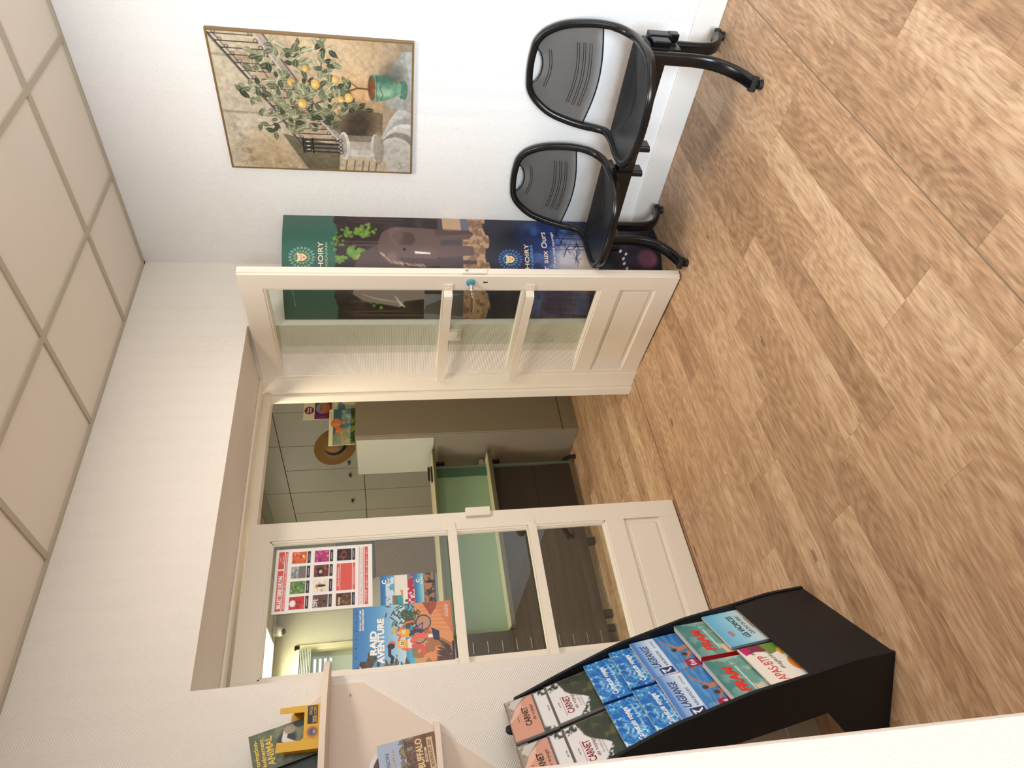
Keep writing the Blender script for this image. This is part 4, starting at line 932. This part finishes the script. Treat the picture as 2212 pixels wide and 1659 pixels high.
obj('red_disc', prism([(.080 * math.cos(a), .148 + .05 * math.sin(a)) for a in np.linspace(0, 2 * math.pi, 28)], lambda u, v, d: Vector((u, d, v)), -.0012, -.0004), mat('wine_red', (92, 26, 30), .35), bb)

# ================================================================== papers taped inside the closed leaf (room side of the glass)
def cv_billets():
    cv = Canvas(.297, .42, 220, (246, 244, 242)); rd = (222, 92, 84)
    cv.rect(.04, .03, .66, .088, rd); cv.rect(.685, .03, .96, .088, rd); cv.rect(.04, .096, .96, .124, rd)
    cv.text('BILLETTERIE DE MAI', .075, .079, .50, .036, (255, 255, 255), .05); cv.text('apas btp', .76, .078, .13, .014, (255, 240, 236), .01); cv.line([(.80, .045), (.83, .055), (.88, .040)], .006, (255, 240, 236))
    cv.text('OFFRES EXCLUSIVES | VOS SORTIES \u00c0 PRIX SUBVENTIONN\u00c9 !', .06, .117, .88, .012, (255, 255, 255), .02)
    pal = [[(196, 52, 50), (96, 130, 66), (170, 166, 160), (214, 104, 66)], [(104, 76, 66), (238, 230, 210), (110, 54, 40), (176, 60, 120)], [(96, 60, 36), None, None, (52, 34, 30)]]
    cx = [.05, .285, .52, .755]; r = random.Random(5)
    for j in range(3):
        y0 = .165 + j * .232
        for i in range(4):
            if pal[j][i] is None: continue
            x = cx[i]; c = pal[j][i]; cv.rect(x, y0, x + .19, y0 + .150, c)
            for q in range(16):
                dd = r.randint(-60, 70); cv.ell(x + .02 + r.random() * .15, y0 + .01 + r.random() * .13, .012 + r.random() * .018, .006 + r.random() * .012, tuple(max(0, min(255, v + dd + r.randint(-18, 18))) for v in c), .8)
            cv.rect(x, y0 + .158, x + .19, y0 + .190, (40, 38, 44)); cv.line([(x + .04, y0 + .174), (x + .15, y0 + .174)], .008, (200, 198, 200))
    cv.ell(.14, .20, .05, .03, (240, 240, 240)); cv.ell(.60, .20, .05, .016, (120, 130, 200), .8); cv.rect(.52, .24, .71, .315, (120, 116, 110)); cv.ell(.87, .28, .02, .014, (250, 230, 120)); cv.ell(.38, .47, .02, .05, (60, 50, 46)); cv.ell(.38, .43, .03, .012, (200, 120, 90))
    cv.text('ALEX', .055, .418, .12, .020, (250, 250, 250), .03); cv.text('LUTZ', .055, .442, .12, .020, (250, 250, 250), .03); cv.text('duplex', .065, .668, .12, .022, (238, 220, 190), .03)
    cv.ell(.60, .46, .07, .035, (40, 30, 28)); cv.ell(.60, .465, .03, .018, (214, 180, 150)); cv.ell(.85, .70, .06, .03, (180, 70, 40), .8); cv.ell(.85, .70, .03, .018, (40, 20, 18))
    cv.rect(.285, .629, .71, .662, rd); cv.rect(.285, .668, .71, .790, rd); cv.rect(.285, .796, .71, .820, rd); cv.text('Infos & r\u00e9servations', .34, .653, .31, .015, (255, 255, 255), .01); cv.line([(.36, .808), (.64, .808)], .006, (255, 226, 220))
    cv.rect(.04, .858, .96, .864, (200, 60, 56)); cv.rect(.04, .900, .96, .906, (200, 60, 56)); cv.text('SPECTACLES, MUS\u00c9ES, CONCERTS, TH\u00c9\u00c2TRES, LOISIRS & SORTIES ETC...', .05, .888, .90, .011, (150, 70, 70)); cv.rect(.04, .918, .96, .953, rd)
    cv.text('01 84 990 990', .09, .941, .17, .014, (255, 255, 255), .02)
    for x in (.30, .38, .50, .62, .72, .84): cv.rect(x, .931, x + .018, .943, (255, 240, 236)); cv.line([(x + .03, .937), (x + .07, .937)], .005, (255, 230, 226))
    return cv
def cv_raid():
    cv = Canvas(.297, .42, 230, (110, 176, 220)); n = cv.noise(8, seed=51, oct=4); n2 = cv.noise(26, seed=52, oct=3)
    cv.vgrad([(0, (62, 124, 190)), (.25, (96, 164, 216)), (.45, (176, 214, 236)), (.52, (200, 226, 238)), (.525, (64, 160, 206)), (.60, (110, 190, 216)), (.62, (214, 166, 112)), (.8, (226, 150, 100)), (1, (214, 130, 90))])
    cv.blend(((cv.Y > .58) & (n > .5) & (cv.X < .6)).astype(float), (150, 104, 66), .7); cv.poly([(.5, 1), (1, .80), (1, .62), (.85, .62), (.55, .78), (.35, 1)], (228, 156, 104)); 
    for k in range(7): cv.line([(.55 + k * .07, 1), (.62 + k * .05, .72 - k * .01)], .008, (204, 116, 84), .8)
    r = random.Random(9); dk = (74, 60, 52)
    def pine(x, y, w, h, c=dk):
        for q in range(26): cv.ell(x + r.gauss(0, w * .45), y + r.gauss(0, h * .35), w * .30, h * .20, tuple(v + r.randint(-14, 22) for v in c))
    pine(.10, .13, .13, .10); pine(.20, .17, .13, .09, (88, 70, 56)); pine(.14, .33, .06, .05, (104, 84, 60)); pine(.18, .42, .05, .03, (96, 80, 60)); pine(.12, .47, .04, .02)
    cv.line([(.16, .24), (.04, .30), (.02, .36)], .012, dk); cv.line([(.12, .40), (.02, .46)], .008, dk); cv.poly([(.02, .60), (.24, .52), (.02, .48)], (104, 84, 66))
    for q in range(130):
        x = .78 + r.gauss(0, .12); y = .56 + r.gauss(0, .085)
        if x > .58: cv.leaf(x, y, .10, .10, r.uniform(-3.0, .4), (64 + r.randint(-10, 30), 84 + r.randint(-10, 20), 66))
    cv.poly([(.80, .78), (1, .70), (1, .86), (.9, .84)], (150, 70, 60), .8)
    for x, y in ((.97, .62), (.93, .66), (.98, .68), (.90, .72)): cv.ell(x, y, .02, .014, (232, 150, 104))
    for q in range(60):
        a = r.uniform(-2.6, -.5); cv.leaf(.15 + r.gauss(0, .09), .98, .24, .06, a, (86 + r.randint(-20, 20), 66, 58))
    cv.rect(.0, .98, .4, 1, (40, 38, 46))
    # cyclist
    sk = (228, 116, 84)
    cv.ell(.70, .705, .115, .080, (60, 58, 110)); cv.ell(.70, .705, .098, .068, (196, 150, 116)); cv.ell(.50, .66, .10, .07, (60, 58, 110)); cv.ell(.50, .66, .086, .060, (190, 150, 116)); cv.line([(.50, .66), (.62, .60), (.70, .70), (.56, .68), (.50, .66)], .014, (60, 62, 130)); cv.line([(.66, .56), (.72, .60)], .012, (50, 50, 90))
    cv.poly([(.52, .46), (.64, .46), (.62, .56), (.50, .57)], (240, 176, 70)); cv.line([(.64, .48), (.72, .53), (.73, .60)], .030, sk); cv.line([(.54, .57), (.60, .63), (.55, .70)], .045, (72, 60, 84)); cv.line([(.55, .70), (.50, .74)], .03, sk); cv.ell(.615, .425, .035, .026, sk); cv.ell(.615, .410, .042, .022, (210, 190, 90)); cv.rect(.56, .49, .61, .52, (236, 226, 200))
    # runner
    cv.line([(.44, .50), (.36, .49), (.33, .545), (.42, .565)], .045, sk); cv.poly([(.36, .44), (.48, .44), (.47, .555), (.36, .55)], (244, 182, 80)); cv.rect(.39, .46, .46, .505, (240, 232, 208)); cv.text('23', .40, .498, .05, .026, (60, 54, 60), .03); cv.poly([(.35, .545), (.48, .54), (.50, .60), (.36, .60)], (236, 236, 240))
    cv.line([(.45, .59), (.52, .64), (.50, .76)], .075, (232, 110, 92)); cv.line([(.38, .60), (.36, .68), (.27, .70)], .065, (222, 96, 84)); cv.line([(.50, .76), (.50, .80)], .045, (244, 244, 244)); cv.poly([(.44, .80), (.62, .78), (.56, .86), (.42, .86)], (52, 58, 84)); cv.ell(.43, .385, .045, .036, sk); cv.ell(.40, .375, .042, .036, (52, 50, 66)); cv.line([(.38, .36), (.28, .36), (.24, .39), (.18, .375)], .042, (52, 50, 66)); cv.line([(.47, .45), (.53, .47), (.56, .44)], .03, sk)
    w = (255, 250, 240)
    cv.text('RAID', .30, .232, .34, .062, w, .05); cv.text('AVENTURE', .17, .305, .64, .062, w, .05); cv.text('DU 9 AU 11 OCT. 2025', .66, .082, .30, .016, w, .04); cv.text("SAINT-PIERRE-D'OL\u00c9RON", .66, .108, .31, .016, w, .04)
    for k in range(6): cv.rect(.28 + k * .125, .030, .298 + k * .125, .042, (30, 60, 110)); cv.line([(.31 + k * .125, .036), (.37 + k * .125, .036)], .004, (60, 90, 140))
    cv.text('apas btp', .03, .080, .13, .018, w, .02); cv.text('01 84 990 990', .76, .965, .18, .012, w, .02); cv.line([(.76, .945), (.96, .945)], .004, w); cv.text('TOUTE LA SAISON', .76, .935, .18, .008, w); return cv
def cv_villa():
    cv = Canvas(.21, .149, 130, (60, 130, 190)); n = cv.noise(7, seed=61, oct=4); n2 = cv.noise(26, seed=62, oct=3)
    cv.vgrad([(0, (40, 110, 176)), (.4, (110, 176, 214)), (.42, (120, 130, 110)), (.5, (50, 160, 170)), (1, (70, 170, 176))]); cv.blend(((cv.Y > .16) & (cv.Y < .40) & (n > .48)).astype(float), (232, 238, 242), .85); cv.blend(((cv.Y > .34) & (cv.Y < .50) & (cv.X < .55)).astype(float), (128, 112, 84), .8)
    cv.rect(.55, .42, 1, .80, (238, 232, 220)); cv.poly([(.40, .66), (.66, .58), (.66, .68), (.45, .74)], (200, 150, 96)); cv.rect(.25, .66, .70, 1, (240, 236, 228)); cv.ell(.42, .76, .03, .05, (90, 80, 76)); cv.blend(((cv.Y > .80) & (n2 > .42)).astype(float), (190, 40, 76)); cv.rect(.0, .9, .4, 1, (224, 200, 180), .6)
    cv.text('C', .82, .17, .09, .12, (255, 255, 255), .04); cv.text('Costa', .78, .265, .17, .07, (255, 255, 255), .01); return cv
def cv_cliff():
    cv = Canvas(.21, .094, 120, (40, 120, 180)); n = cv.noise(14, seed=63, oct=4)
    cv.vgrad([(0, (46, 104, 166)), (.3, (120, 190, 214)), (.42, (170, 214, 220)), (.45, (110, 90, 70)), (1, (96, 72, 56))]); cv.blend(((cv.Y > .45) & (n > .52)).astype(float), (178, 130, 92)); cv.blend(((cv.Y > .6) & (n < .40)).astype(float), (48, 40, 44)); cv.rect(.0, .9, 1, 1, (60, 90, 120), .8)
    cv.text('C', .80, .24, .08, .16, (255, 255, 255), .04); cv.text('Costa', .76, .37, .16, .09, (255, 255, 255), .01); return cv
def paper(name, label, cv, x0, zt, y=.4685, cat='poster', group=None):
    t = thing(name, label, cat, (x0, y, zt), 0, group)
    printed('printed_face', cv, flat((0, 0, 0), (1, 0, 0), (0, 0, -1), (0, -1, 0)), t)
    obj('paper_back', B(0, cv.w, .0004, .0009, -cv.h, 0), mat('white_paper', (236, 234, 230), .7), t)
    return t
paper('event_poster', 'white and red ticket office poster with ten small pictures on the closed door glass', cv_billets(), -1.701, 1.948, .4860)
paper('event_poster', 'blue and orange adventure race poster with runner and cyclist on the closed door glass', cv_raid(), -2.001, 1.611, .4830)
paper('photo_print', 'holiday photo of white villa and pink flowers beside the race poster on the glass', cv_villa(), -1.775, 1.494, .4900, 'photo', 'two holiday photo prints on the glass')
paper('photo_print', 'holiday photo of sea below a brown cliff, lower print beside the race poster', cv_cliff(), -1.775, 1.344, .4900, 'photo', 'two holiday photo prints on the glass')

# ================================================================== office beyond the doors
GREY = mat('grey_cupboard_front', (160, 156, 140), 0.42, noise=0.02, nscale=2)
GREYD = mat('grey_brown_cabinet', (142, 132, 116), 0.5, noise=0.02, nscale=2)
OW = mat('cream_office_wall', (212, 206, 180), 0.7, noise=0.03, nscale=3)
struct('wall_office_right', B(1.20, 1.32, 0.40, 5.2, -.05, H), OW)
bm = nb(); box(bm, .60, 1.32, 0.40, 1.30, 0, H); box(bm, 0.0, .60, .40, .52, 0, H); box(bm, -4.6, XL - .0, .40, .52, 0, H); box(bm, XL, XR, .40, .52, ZT + .02, H); box(bm, XR, 0.0, .40, .52, 0, H)
struct('wall_office_front', bm, OW)
bm = nb(); box(bm, -4.6, -1.45, 5.0, 5.2, 0, H); box(bm, -.21, 1.32, 5.0, 5.2, 0, H); box(bm, -1.45, -.21, 5.0, 5.2, 0, .95); box(bm, -1.45, -.21, 5.0, 5.2, 2.44, H)
struct('wall_office_back', bm, OW)
struct('wall_office_left', B(-4.72, -4.6, 0.40, 5.2, 0, H), OW)
bm = nb(); box(bm, -4.6, 1.3, 0.5, 5.1, H + .006, H + .05)
oc = struct('ceiling_office', bm, TILE)
bm = nb()
for x in (.37, -.23, -.83, -1.43, -2.03): box(bm, x - tw, x + tw, .5, 5.0, H - .001, H + .008)
for k in range(8): y = 4.83 - .6 * k; box(bm, -4.6, 1.2, y - tw, y + tw, H - .0015, H + .008)
struct('trim_5', bm, TEE)
lt = thing('ceiling_light', 'bright square office ceiling light seen through the closed door glass', 'light', (-.53, 4.53, H - .012))
fb = nb(); box(fb, -.30, .30, -.30, -.285, -.004, .016); box(fb, -.30, .30, .285, .30, -.004, .016); box(fb, -.30, -.285, -.3, .3, -.004, .016); box(fb, .285, .30, -.3, .3, -.004, .016)
obj('frame', fb, WHITEP, lt); obj('diffuser', B(-.285, .285, -.285, .285, .002, .010), emitter('lamp_diffuser', (255, 246, 200), 5.0), lt)
dm = thing('dome_camera', 'small white dome security camera under the office ceiling', 'camera', (-.105, 4.80, 2.574))
bm = nb(); bmesh.ops.create_uvsphere(bm, u_segments=24, v_segments=14, radius=.055); bm.transform(Matrix.Diagonal((1, 1, .9, 1))); box(bm, -.04, .04, -.04, .04, .02, .064); smooth(obj('housing', bm, WHITEP, dm))
bm = nb(); bmesh.ops.create_uvsphere(bm, u_segments=20, v_segments=12, radius=.034); bm.transform(Matrix.Translation((-.012, -.012, -.030))); smooth(obj('lens_dome', bm, mat('smoked_dome', (26, 26, 30), .1), dm))
# office window with gathered blind and slotted shutter
wn = tag(thing('window_1', None, None, (-.83, 5.0, 0)), kind='structure'); del_ = wn
bm = nb(); box(bm, .56, .62, -.03, .05, .93, 2.44, bev=.004); box(bm, -.62, -.56, -.03, .05, .93, 2.44, bev=.004); box(bm, -.62, .62, -.03, .05, 2.38, 2.44, bev=.004); box(bm, -.62, .62, -.03, .05, .93, .99, bev=.004); box(bm, -.03, .03, -.02, .05, .99, 2.38)
obj('window_frame', bm, mat('cream_window_frame', (226, 216, 176), .4), wn)
obj('pane', B(-.56, .56, .02, .024, .99, 2.38), GLASS, wn)
sh = thing('shutter', 'cream slotted shutter closed outside the office window', 'shutter', (-.83, 5.21, 0))
bm = nb(); zs = 2.262
zz = [(.99, 1.55)]
slots = [(2.235, 2.262), (2.180, 2.207), (2.125, 2.152), (2.070, 2.097), (1.70, 1.727), (1.645, 1.672)]
edges_ = [.95] + sorted([v for s_ in slots for v in s_]) + [2.40]
for k in range(0, len(edges_) - 1):
    a, b = edges_[k], edges_[k + 1]
    if (a, b) in slots: box(bm, -.62, -.10, .0, .02, a, b) if False else None; [box(bm, x0, x1, 0, .02, a, b) for x0, x1 in ((-.62, -.58), (-.33, -.26), (.01, .06), (.29, .34), (.545, .62))]
    else: box(bm, -.62, .62, 0, .02, a, b)
obj('slotted_board', bm, mat('cream_shutter', (206, 206, 170), .6), sh)
bl = thing('venetian_blind', 'grey slatted blind gathered up at the top of the office window', 'blind', (-.83, 4.93, 0))
for k in range(7): obj('slat', B(-.55, .55, -.025, .025, 2.262 + k * .016, 2.270 + k * .016), mat('blind_grey', (170, 176, 164), .35), bl)
obj('head_rail', B(-.55, .55, -.03, .03, 2.375, 2.41), mat('blind_grey', (170, 176, 164), .35), bl)
# built-in grey cupboards along the right side
def knob(bm, y, z):
    box(bm, .560, .572, y - .018, y + .018, z - .004, z + .004, bev=.002); box(bm, .572, .598, y - .006, y + .006, z - .004, z + .004)
for (y0, y1, ym, lab) in ((1.31, 2.503, 2.036, 'grey cupboard unit behind the straw hat'), (2.504, 3.259, 2.879, 'grey cupboard unit whose two black handles meet, seen in the doorway'), (3.260, 4.02, 3.64, 'farthest grey cupboard unit, beside the closed door leaf edge')):
    cb = thing('cupboard', lab, 'cupboard', (.60, 0, 0), 0, 'grey cupboard units of the office'); sh_ = -.60
    obj('carcass', B(.016, .58, y0, y1, 0, 2.557), mat('cupboard_core', (60, 56, 48), .8), cb)
    for a, b in ((y0, ym), (ym, y1)):
        for z0, z1 in ((.08, 1.651), (1.651, 2.340)):
            d = obj('door', B(0, .018, a + .003, b - .003, z0 + .003, z1 - .003, bev=.0015), GREY, cb)
            if z0 > 1 and y0 > 2:
                hb = nb(); hy = b - .075 if a == y0 else a + .075
                hy = {2.504: 2.775, 2.879: 2.985, 3.260: 3.44, 3.64: 3.74}.get(a, hy)
                if hy > 3.5: continue
                box(hb, -.022, -.004, hy - .020, hy + .020, 1.764, 1.788, bev=.004); box(hb, -.012, .001, hy - .008, hy + .008, 1.770, 1.782); obj('handle', hb, mat('dark_metal_knob', (52, 52, 50), .3), d)
    obj('top_door', B(0, .018, y0 + .003, y1 - .003, 2.343, 2.556, bev=.0015), GREY, cb)
struct('trim_6', B(.61, 1.18, 1.31, 4.02, 2.56, H), mat('grey_filler_panel', (150, 146, 130), .6))
# tambour cabinet further back
tc_ = thing('tambour_cabinet', 'brown tambour cabinet of upright slats behind the tall door poster', 'cabinet', (.46, 4.06, 0))
obj('carcass', B(.02, .315, 0, .90, 0, 1.98), mat('tambour_brown', (86, 70, 52), .5), tc_)
bm = nb(); [box(bm, .008, .020, .02 + k * .024, .038 + k * .024, .04, 1.58, bev=.003) for k in range(36)]; obj('tambour_front', bm, mat('tambour_slat', (126, 98, 66), .5), tc_)
obj('top_panel', B(.006, .02, 0, .90, 1.60, 1.98), mat('tambour_dark', (58, 50, 42), .5), tc_)
# grey block cabinet with side
bc = thing('tall_cabinet', 'tall grey-brown cabinet with rounded side, brochures and hat on top', 'cabinet', (.012, 1.60, 0))
obj('body', B(0, .56, .0, .48, .0, 1.667, bev=.004), GREYD, bc)
obj('front_panel', B(.006, .56, -.012, .0, .126, 1.660, bev=.002), GREYD, bc); obj('plinth', B(.004, .56, -.010, .0, 0, .119, bev=.001), GREYD, bc)
obj('side_lit_patch', B(-.006, .0, .03, .475, 1.10, 1.660, bev=.002), mat('pale_lit_side', (198, 198, 184), .35), bc)  # light caught on the upper side, painted as a paler sheet
# straw hat leaning behind the brochures
STRAW = mat('woven_straw', (178, 142, 92), .75, noise=.25, nscale=120, bump=.6, bscale=180)
ht = thing('straw_hat', 'round woven straw hat with a dark band leaning on top of the tall cabinet', 'hat', (.145, 1.88, 1.735))
bm = nb(); prof = [(.0, .085), (.05, .083), (.075, .072), (.083, .05), (.086, .0)] + [(.086 + .0095 * k, -.004 - .003 * math.sin(k * .5) + (.002 if k % 2 else 0)) for k in range(1, 10)]
rings = []
for r_, z_ in prof: rings.append([bm.verts.new((r_ * math.cos(a), r_ * math.sin(a) * .94, z_)) for a in np.linspace(0, 2 * math.pi, 49)[:-1]] if r_ > 0 else [bm.verts.new((0, 0, z_))])
for i in range(48): bm.faces.new((rings[0][0], rings[1][i], rings[1][(i + 1) % 48]))
for a, b in zip(rings[1:-1], rings[2:]):
    for i in range(48): bm.faces.new((a[i], b[i], b[(i + 1) % 48], a[(i + 1) % 48]))
tl = Matrix.Translation((0, 0, .09)) @ Matrix.Rotation(math.radians(78), 4, 'X') @ Matrix.Rotation(.4, 4, 'Z')
bmesh.ops.solidify(bm, geom=bm.faces[:], thickness=.003); bm.transform(tl); bmesh.ops.recalc_face_normals(bm, faces=bm.faces[:]); smooth(obj('brim_and_crown', bm, STRAW, ht))
bm = nb(); r0 = [bm.verts.new((.0875 * math.cos(a), .0875 * math.sin(a) * .94, 0.002)) for a in np.linspace(0, 2 * math.pi, 49)[:-1]]; r1 = [bm.verts.new((.0855 * math.cos(a), .0855 * math.sin(a) * .94, .035)) for a in np.linspace(0, 2 * math.pi, 49)[:-1]]
for i in range(48): bm.faces.new((r0[i], r0[(i + 1) % 48], r1[(i + 1) % 48], r1[i]))
bm.transform(tl); obj('hat_band', bm, mat('navy_ribbon', (30, 32, 44), .6), ht)
def cv_balloons():
    cv = Canvas(.33, .19, 130, (236, 232, 190)); n = cv.noise(8, seed=71, oct=4)
    cv.rect(0, .16, 1, 1, (90, 130, 150)); cv.blend((cv.Y > .16) * np.clip((.9 - cv.Y - (1 - cv.X) * .5) * 3, 0, 1), (56, 92, 108), .8); cv.blend((cv.Y > .45) * np.clip((n - .42) * 4, 0, 1), (196, 206, 190), .8); cv.blend((cv.Y > .16) * (cv.X < .45) * (cv.X - .1 < cv.Y), (196, 190, 120), .5); cv.blend((cv.Y > .82).astype(float), (52, 66, 34)); cv.blend(((cv.Y > .84) & (n > .5)).astype(float), (120, 140, 60))
    for x, y, r_ in ((.60, .27, .13), (.40, .38, .085), (.61, .55, .05), (.38, .56, .03), (.24, .52, .045), (.13, .60, .035)): cv.ell(x, y, r_, r_ * 1.5, (214, 124, 62)); cv.ell(x - r_ * .3, y, r_ * .3, r_ * 1.3, (232, 150, 84), .7)
    cv.text('EVASION', .70, .11, .22, .05, (90, 90, 70)); return cv
def cv_ski():
    cv = Canvas(.17, .165, 90, (228, 226, 190)); n = cv.noise(7, seed=73, oct=4); cv.rect(0, .2, 1, 1, (110, 136, 160)); cv.blend((cv.Y > .4 + .15 * np.sin(cv.X * 7)) * 1., (214, 220, 196)); cv.blend((cv.Y > .5) * (n > .55), (176, 186, 170), .7); cv.ell(.5, .32, .09, .09, (200, 206, 200)); cv.ell(.5, .32, .05, .05, (70, 80, 96)); cv.line([(.2, .62), (.6, .8), (.9, .7)], .01, (120, 128, 120)); return cv
def cv_plum():
    cv = Canvas(.19, .21, 90, (232, 226, 196)); cv.rect(0, .40, 1, 1, (112, 34, 84)); cv.ell(.46, .21, .19, .165, (120, 34, 88)); cv.text('Plein', .34, .19, .24, .06, (250, 240, 240), .03); cv.text('vent', .34, .28, .24, .06, (250, 240, 240), .03)
    cv.ell(.55, .68, .28, .24, (120, 150, 176)); cv.ell(.55, .76, .27, .17, (176, 104, 66)); [cv.rect(.36 + k * .08, .54 + .03 * (k % 2), .41 + k * .08, .78, (196, 122, 78)) for k in range(5)]; [cv.rect(.37 + k * .08, .58, .39 + k * .08, .66, (80, 44, 30)) for k in range(5)]; cv.line([(.10, .56), (.10, .80)], .012, (226, 200, 220)); return cv
def standing(name, label, cv, x0, y, z0, cat='brochure', lean=.06, t=.006):
    o = thing(name, label, cat, (x0, y, z0), 0, 'brochures on top of the tall cabinet')
    f = flat((0, lean * cv.h, cv.h), (1, 0, 0), (0, -lean, -1), (0, -1, 0)); printed('cover', cv, f, o)
    bm = nb(); P = [f(np.array([a]), np.array([b]), np.array([c]))[0] for c in (-.0004, -t) for a, b in ((0, 0), (cv.w, 0), (cv.w, cv.h), (0, cv.h))]; vs = [bm.verts.new(p) for p in P]
    for q in ((0, 1, 2, 3), (7, 6, 5, 4), (0, 4, 5, 1), (1, 5, 6, 2), (2, 6, 7, 3), (3, 7, 4, 0)): bm.faces.new([vs[i] for i in q])
    bmesh.ops.recalc_face_normals(bm, faces=bm.faces[:]); obj('pages', bm, PAPER, o); return o
standing('brochure', 'brochure with orange hot-air balloons in front of the straw hat', cv_balloons(), .002, 1.66, 1.668)
standing('brochure', 'brochure with a snowy ski slope cover right of the balloon brochure', cv_ski(), .345, 1.70, 1.668)
standing('brochure', 'tall purple and cream brochure with a castle photo, standing behind the ski brochure', cv_plum(), .318, 1.76, 1.850, lean=.03)
obj_ = thing('book_stack', 'closed boxes of paper under the purple brochure on the tall cabinet', 'box', (.33, 1.735, 1.667)); obj('box', B(0, .17, 0, .08, 0, .182, bev=.002), mat('cream_card_box', (206, 196, 160), .7), obj_)

# desk counter: worktop, upper ledge, green panel, dark modesty panel
DKP = mat('dark_brown_laminate', (52, 44, 38), .45, noise=.08, nscale=20); OLV = mat('olive_edge', (84, 82, 56), .5); CRT = mat('cream_worktop', (206, 198, 160), .45)
dk_ = thing('reception_desk', 'reception desk with green panel, cream top ledge and dark front in the office', 'desk', (-.70, 1.84, 0))
obj('worktop', B(-.68, .66, -.10, .62, .672, .700, bev=.003), OLV, dk_)
obj('worktop_cover', B(-.68, .64, -.085, .60, .700, .706), CRT, dk_)
obj('upper_ledge', B(-.68, .68, -.11, .22, 1.092, 1.112, bev=.003), OLV, dk_); obj('ledge_cover', B(-.68, .66, -.09, .22, 1.112, 1.118), CRT, dk_)
obj('front_panel', B(-.68, .56, 0, .018, .055, .672), DKP, dk_); obj('panel_joint', B(-.68, .56, -.0008, 0, .349, .353), mat('joint_black', (20, 18, 16), .6), dk_)
obj('green_panel', B(-.68, .575, .012, .018, .706, 1.092), GREEN, dk_); obj('green_rail', B(.50, .575, .0, .012, .706, 1.092), mat('green_rail', (62, 96, 72), .4), dk_)
for z0, z1 in ((.055, .672), (.706, 1.092)): obj('metal_upright', B(.572, .590, -.004, .020, z0, z1, bev=.002), mat('brushed_green_metal', (120, 140, 128), .25, metal=.6), dk_)
for x in (-.10, -.63): obj('leg', B(x - .022, x + .022, -.02, .03, 0, .056), RUBBER, dk_)
ft = nb(); sweep(ft, catmull([(.60, -.04, .02), (.62, .0, .045), (.62, .05, .07), (.61, .14, .075)], 5), .05, .035, seg=10); obj('curved_foot', ft, mat('dark_green_metal', (28, 34, 32), .2), dk_)
br_ = nb(); box(br_, .60, .62, -.02, .14, 1.02, 1.092); obj('bracket', br_, BLACKF, dk_); obj('bracket', B(.60, .62, -.02, .14, .60, .672), BLACKF, dk_)
fs = thing('folder_stack', 'papers and clear folders lying on the desk behind the green panel', 'folders', (-.05, 1.92, .7065))
for k in range(4): obj('folder', B(-.10 + .006 * k, .04, 0, .22, .008 * k, .008 * k + .006), mat('folder_cream', (206, 198, 176), .6), fs)
phn = thing('stapler', 'small dark stapler on the cream upper ledge of the reception desk', 'stapler', (-.20, 1.80, 1.118)); bm = nb(); box(bm, -.06, .06, -.018, .018, 0, .012, bev=.003); box(bm, -.055, .06, -.014, .014, .018, .034, bev=.006); obj('body', bm, RUBBER, phn)
# drawer tower
dt = thing('drawer_tower', 'dark drawer tower with slim silver pulls at the end of the reception desk', 'drawers', (-1.75, 1.80, 0))
obj('carcass', B(0, .362, .016, .60, .06, 1.085), DKP, dt)
for k in range(11):
    z0 = .075 + k * .092; d = obj('drawer', B(.004, .358, 0, .016, z0, z0 + .0912), DKP, dt); obj('pull', B(.230, .300, -.005, .0, z0 + .045, z0 + .0485), mat('silver_pull', (200, 196, 180), .25, metal=.8), d)
for x in (.03, .33): obj('foot', B(x - .02, x + .02, .04, .08, 0, .06), RUBBER, dt)
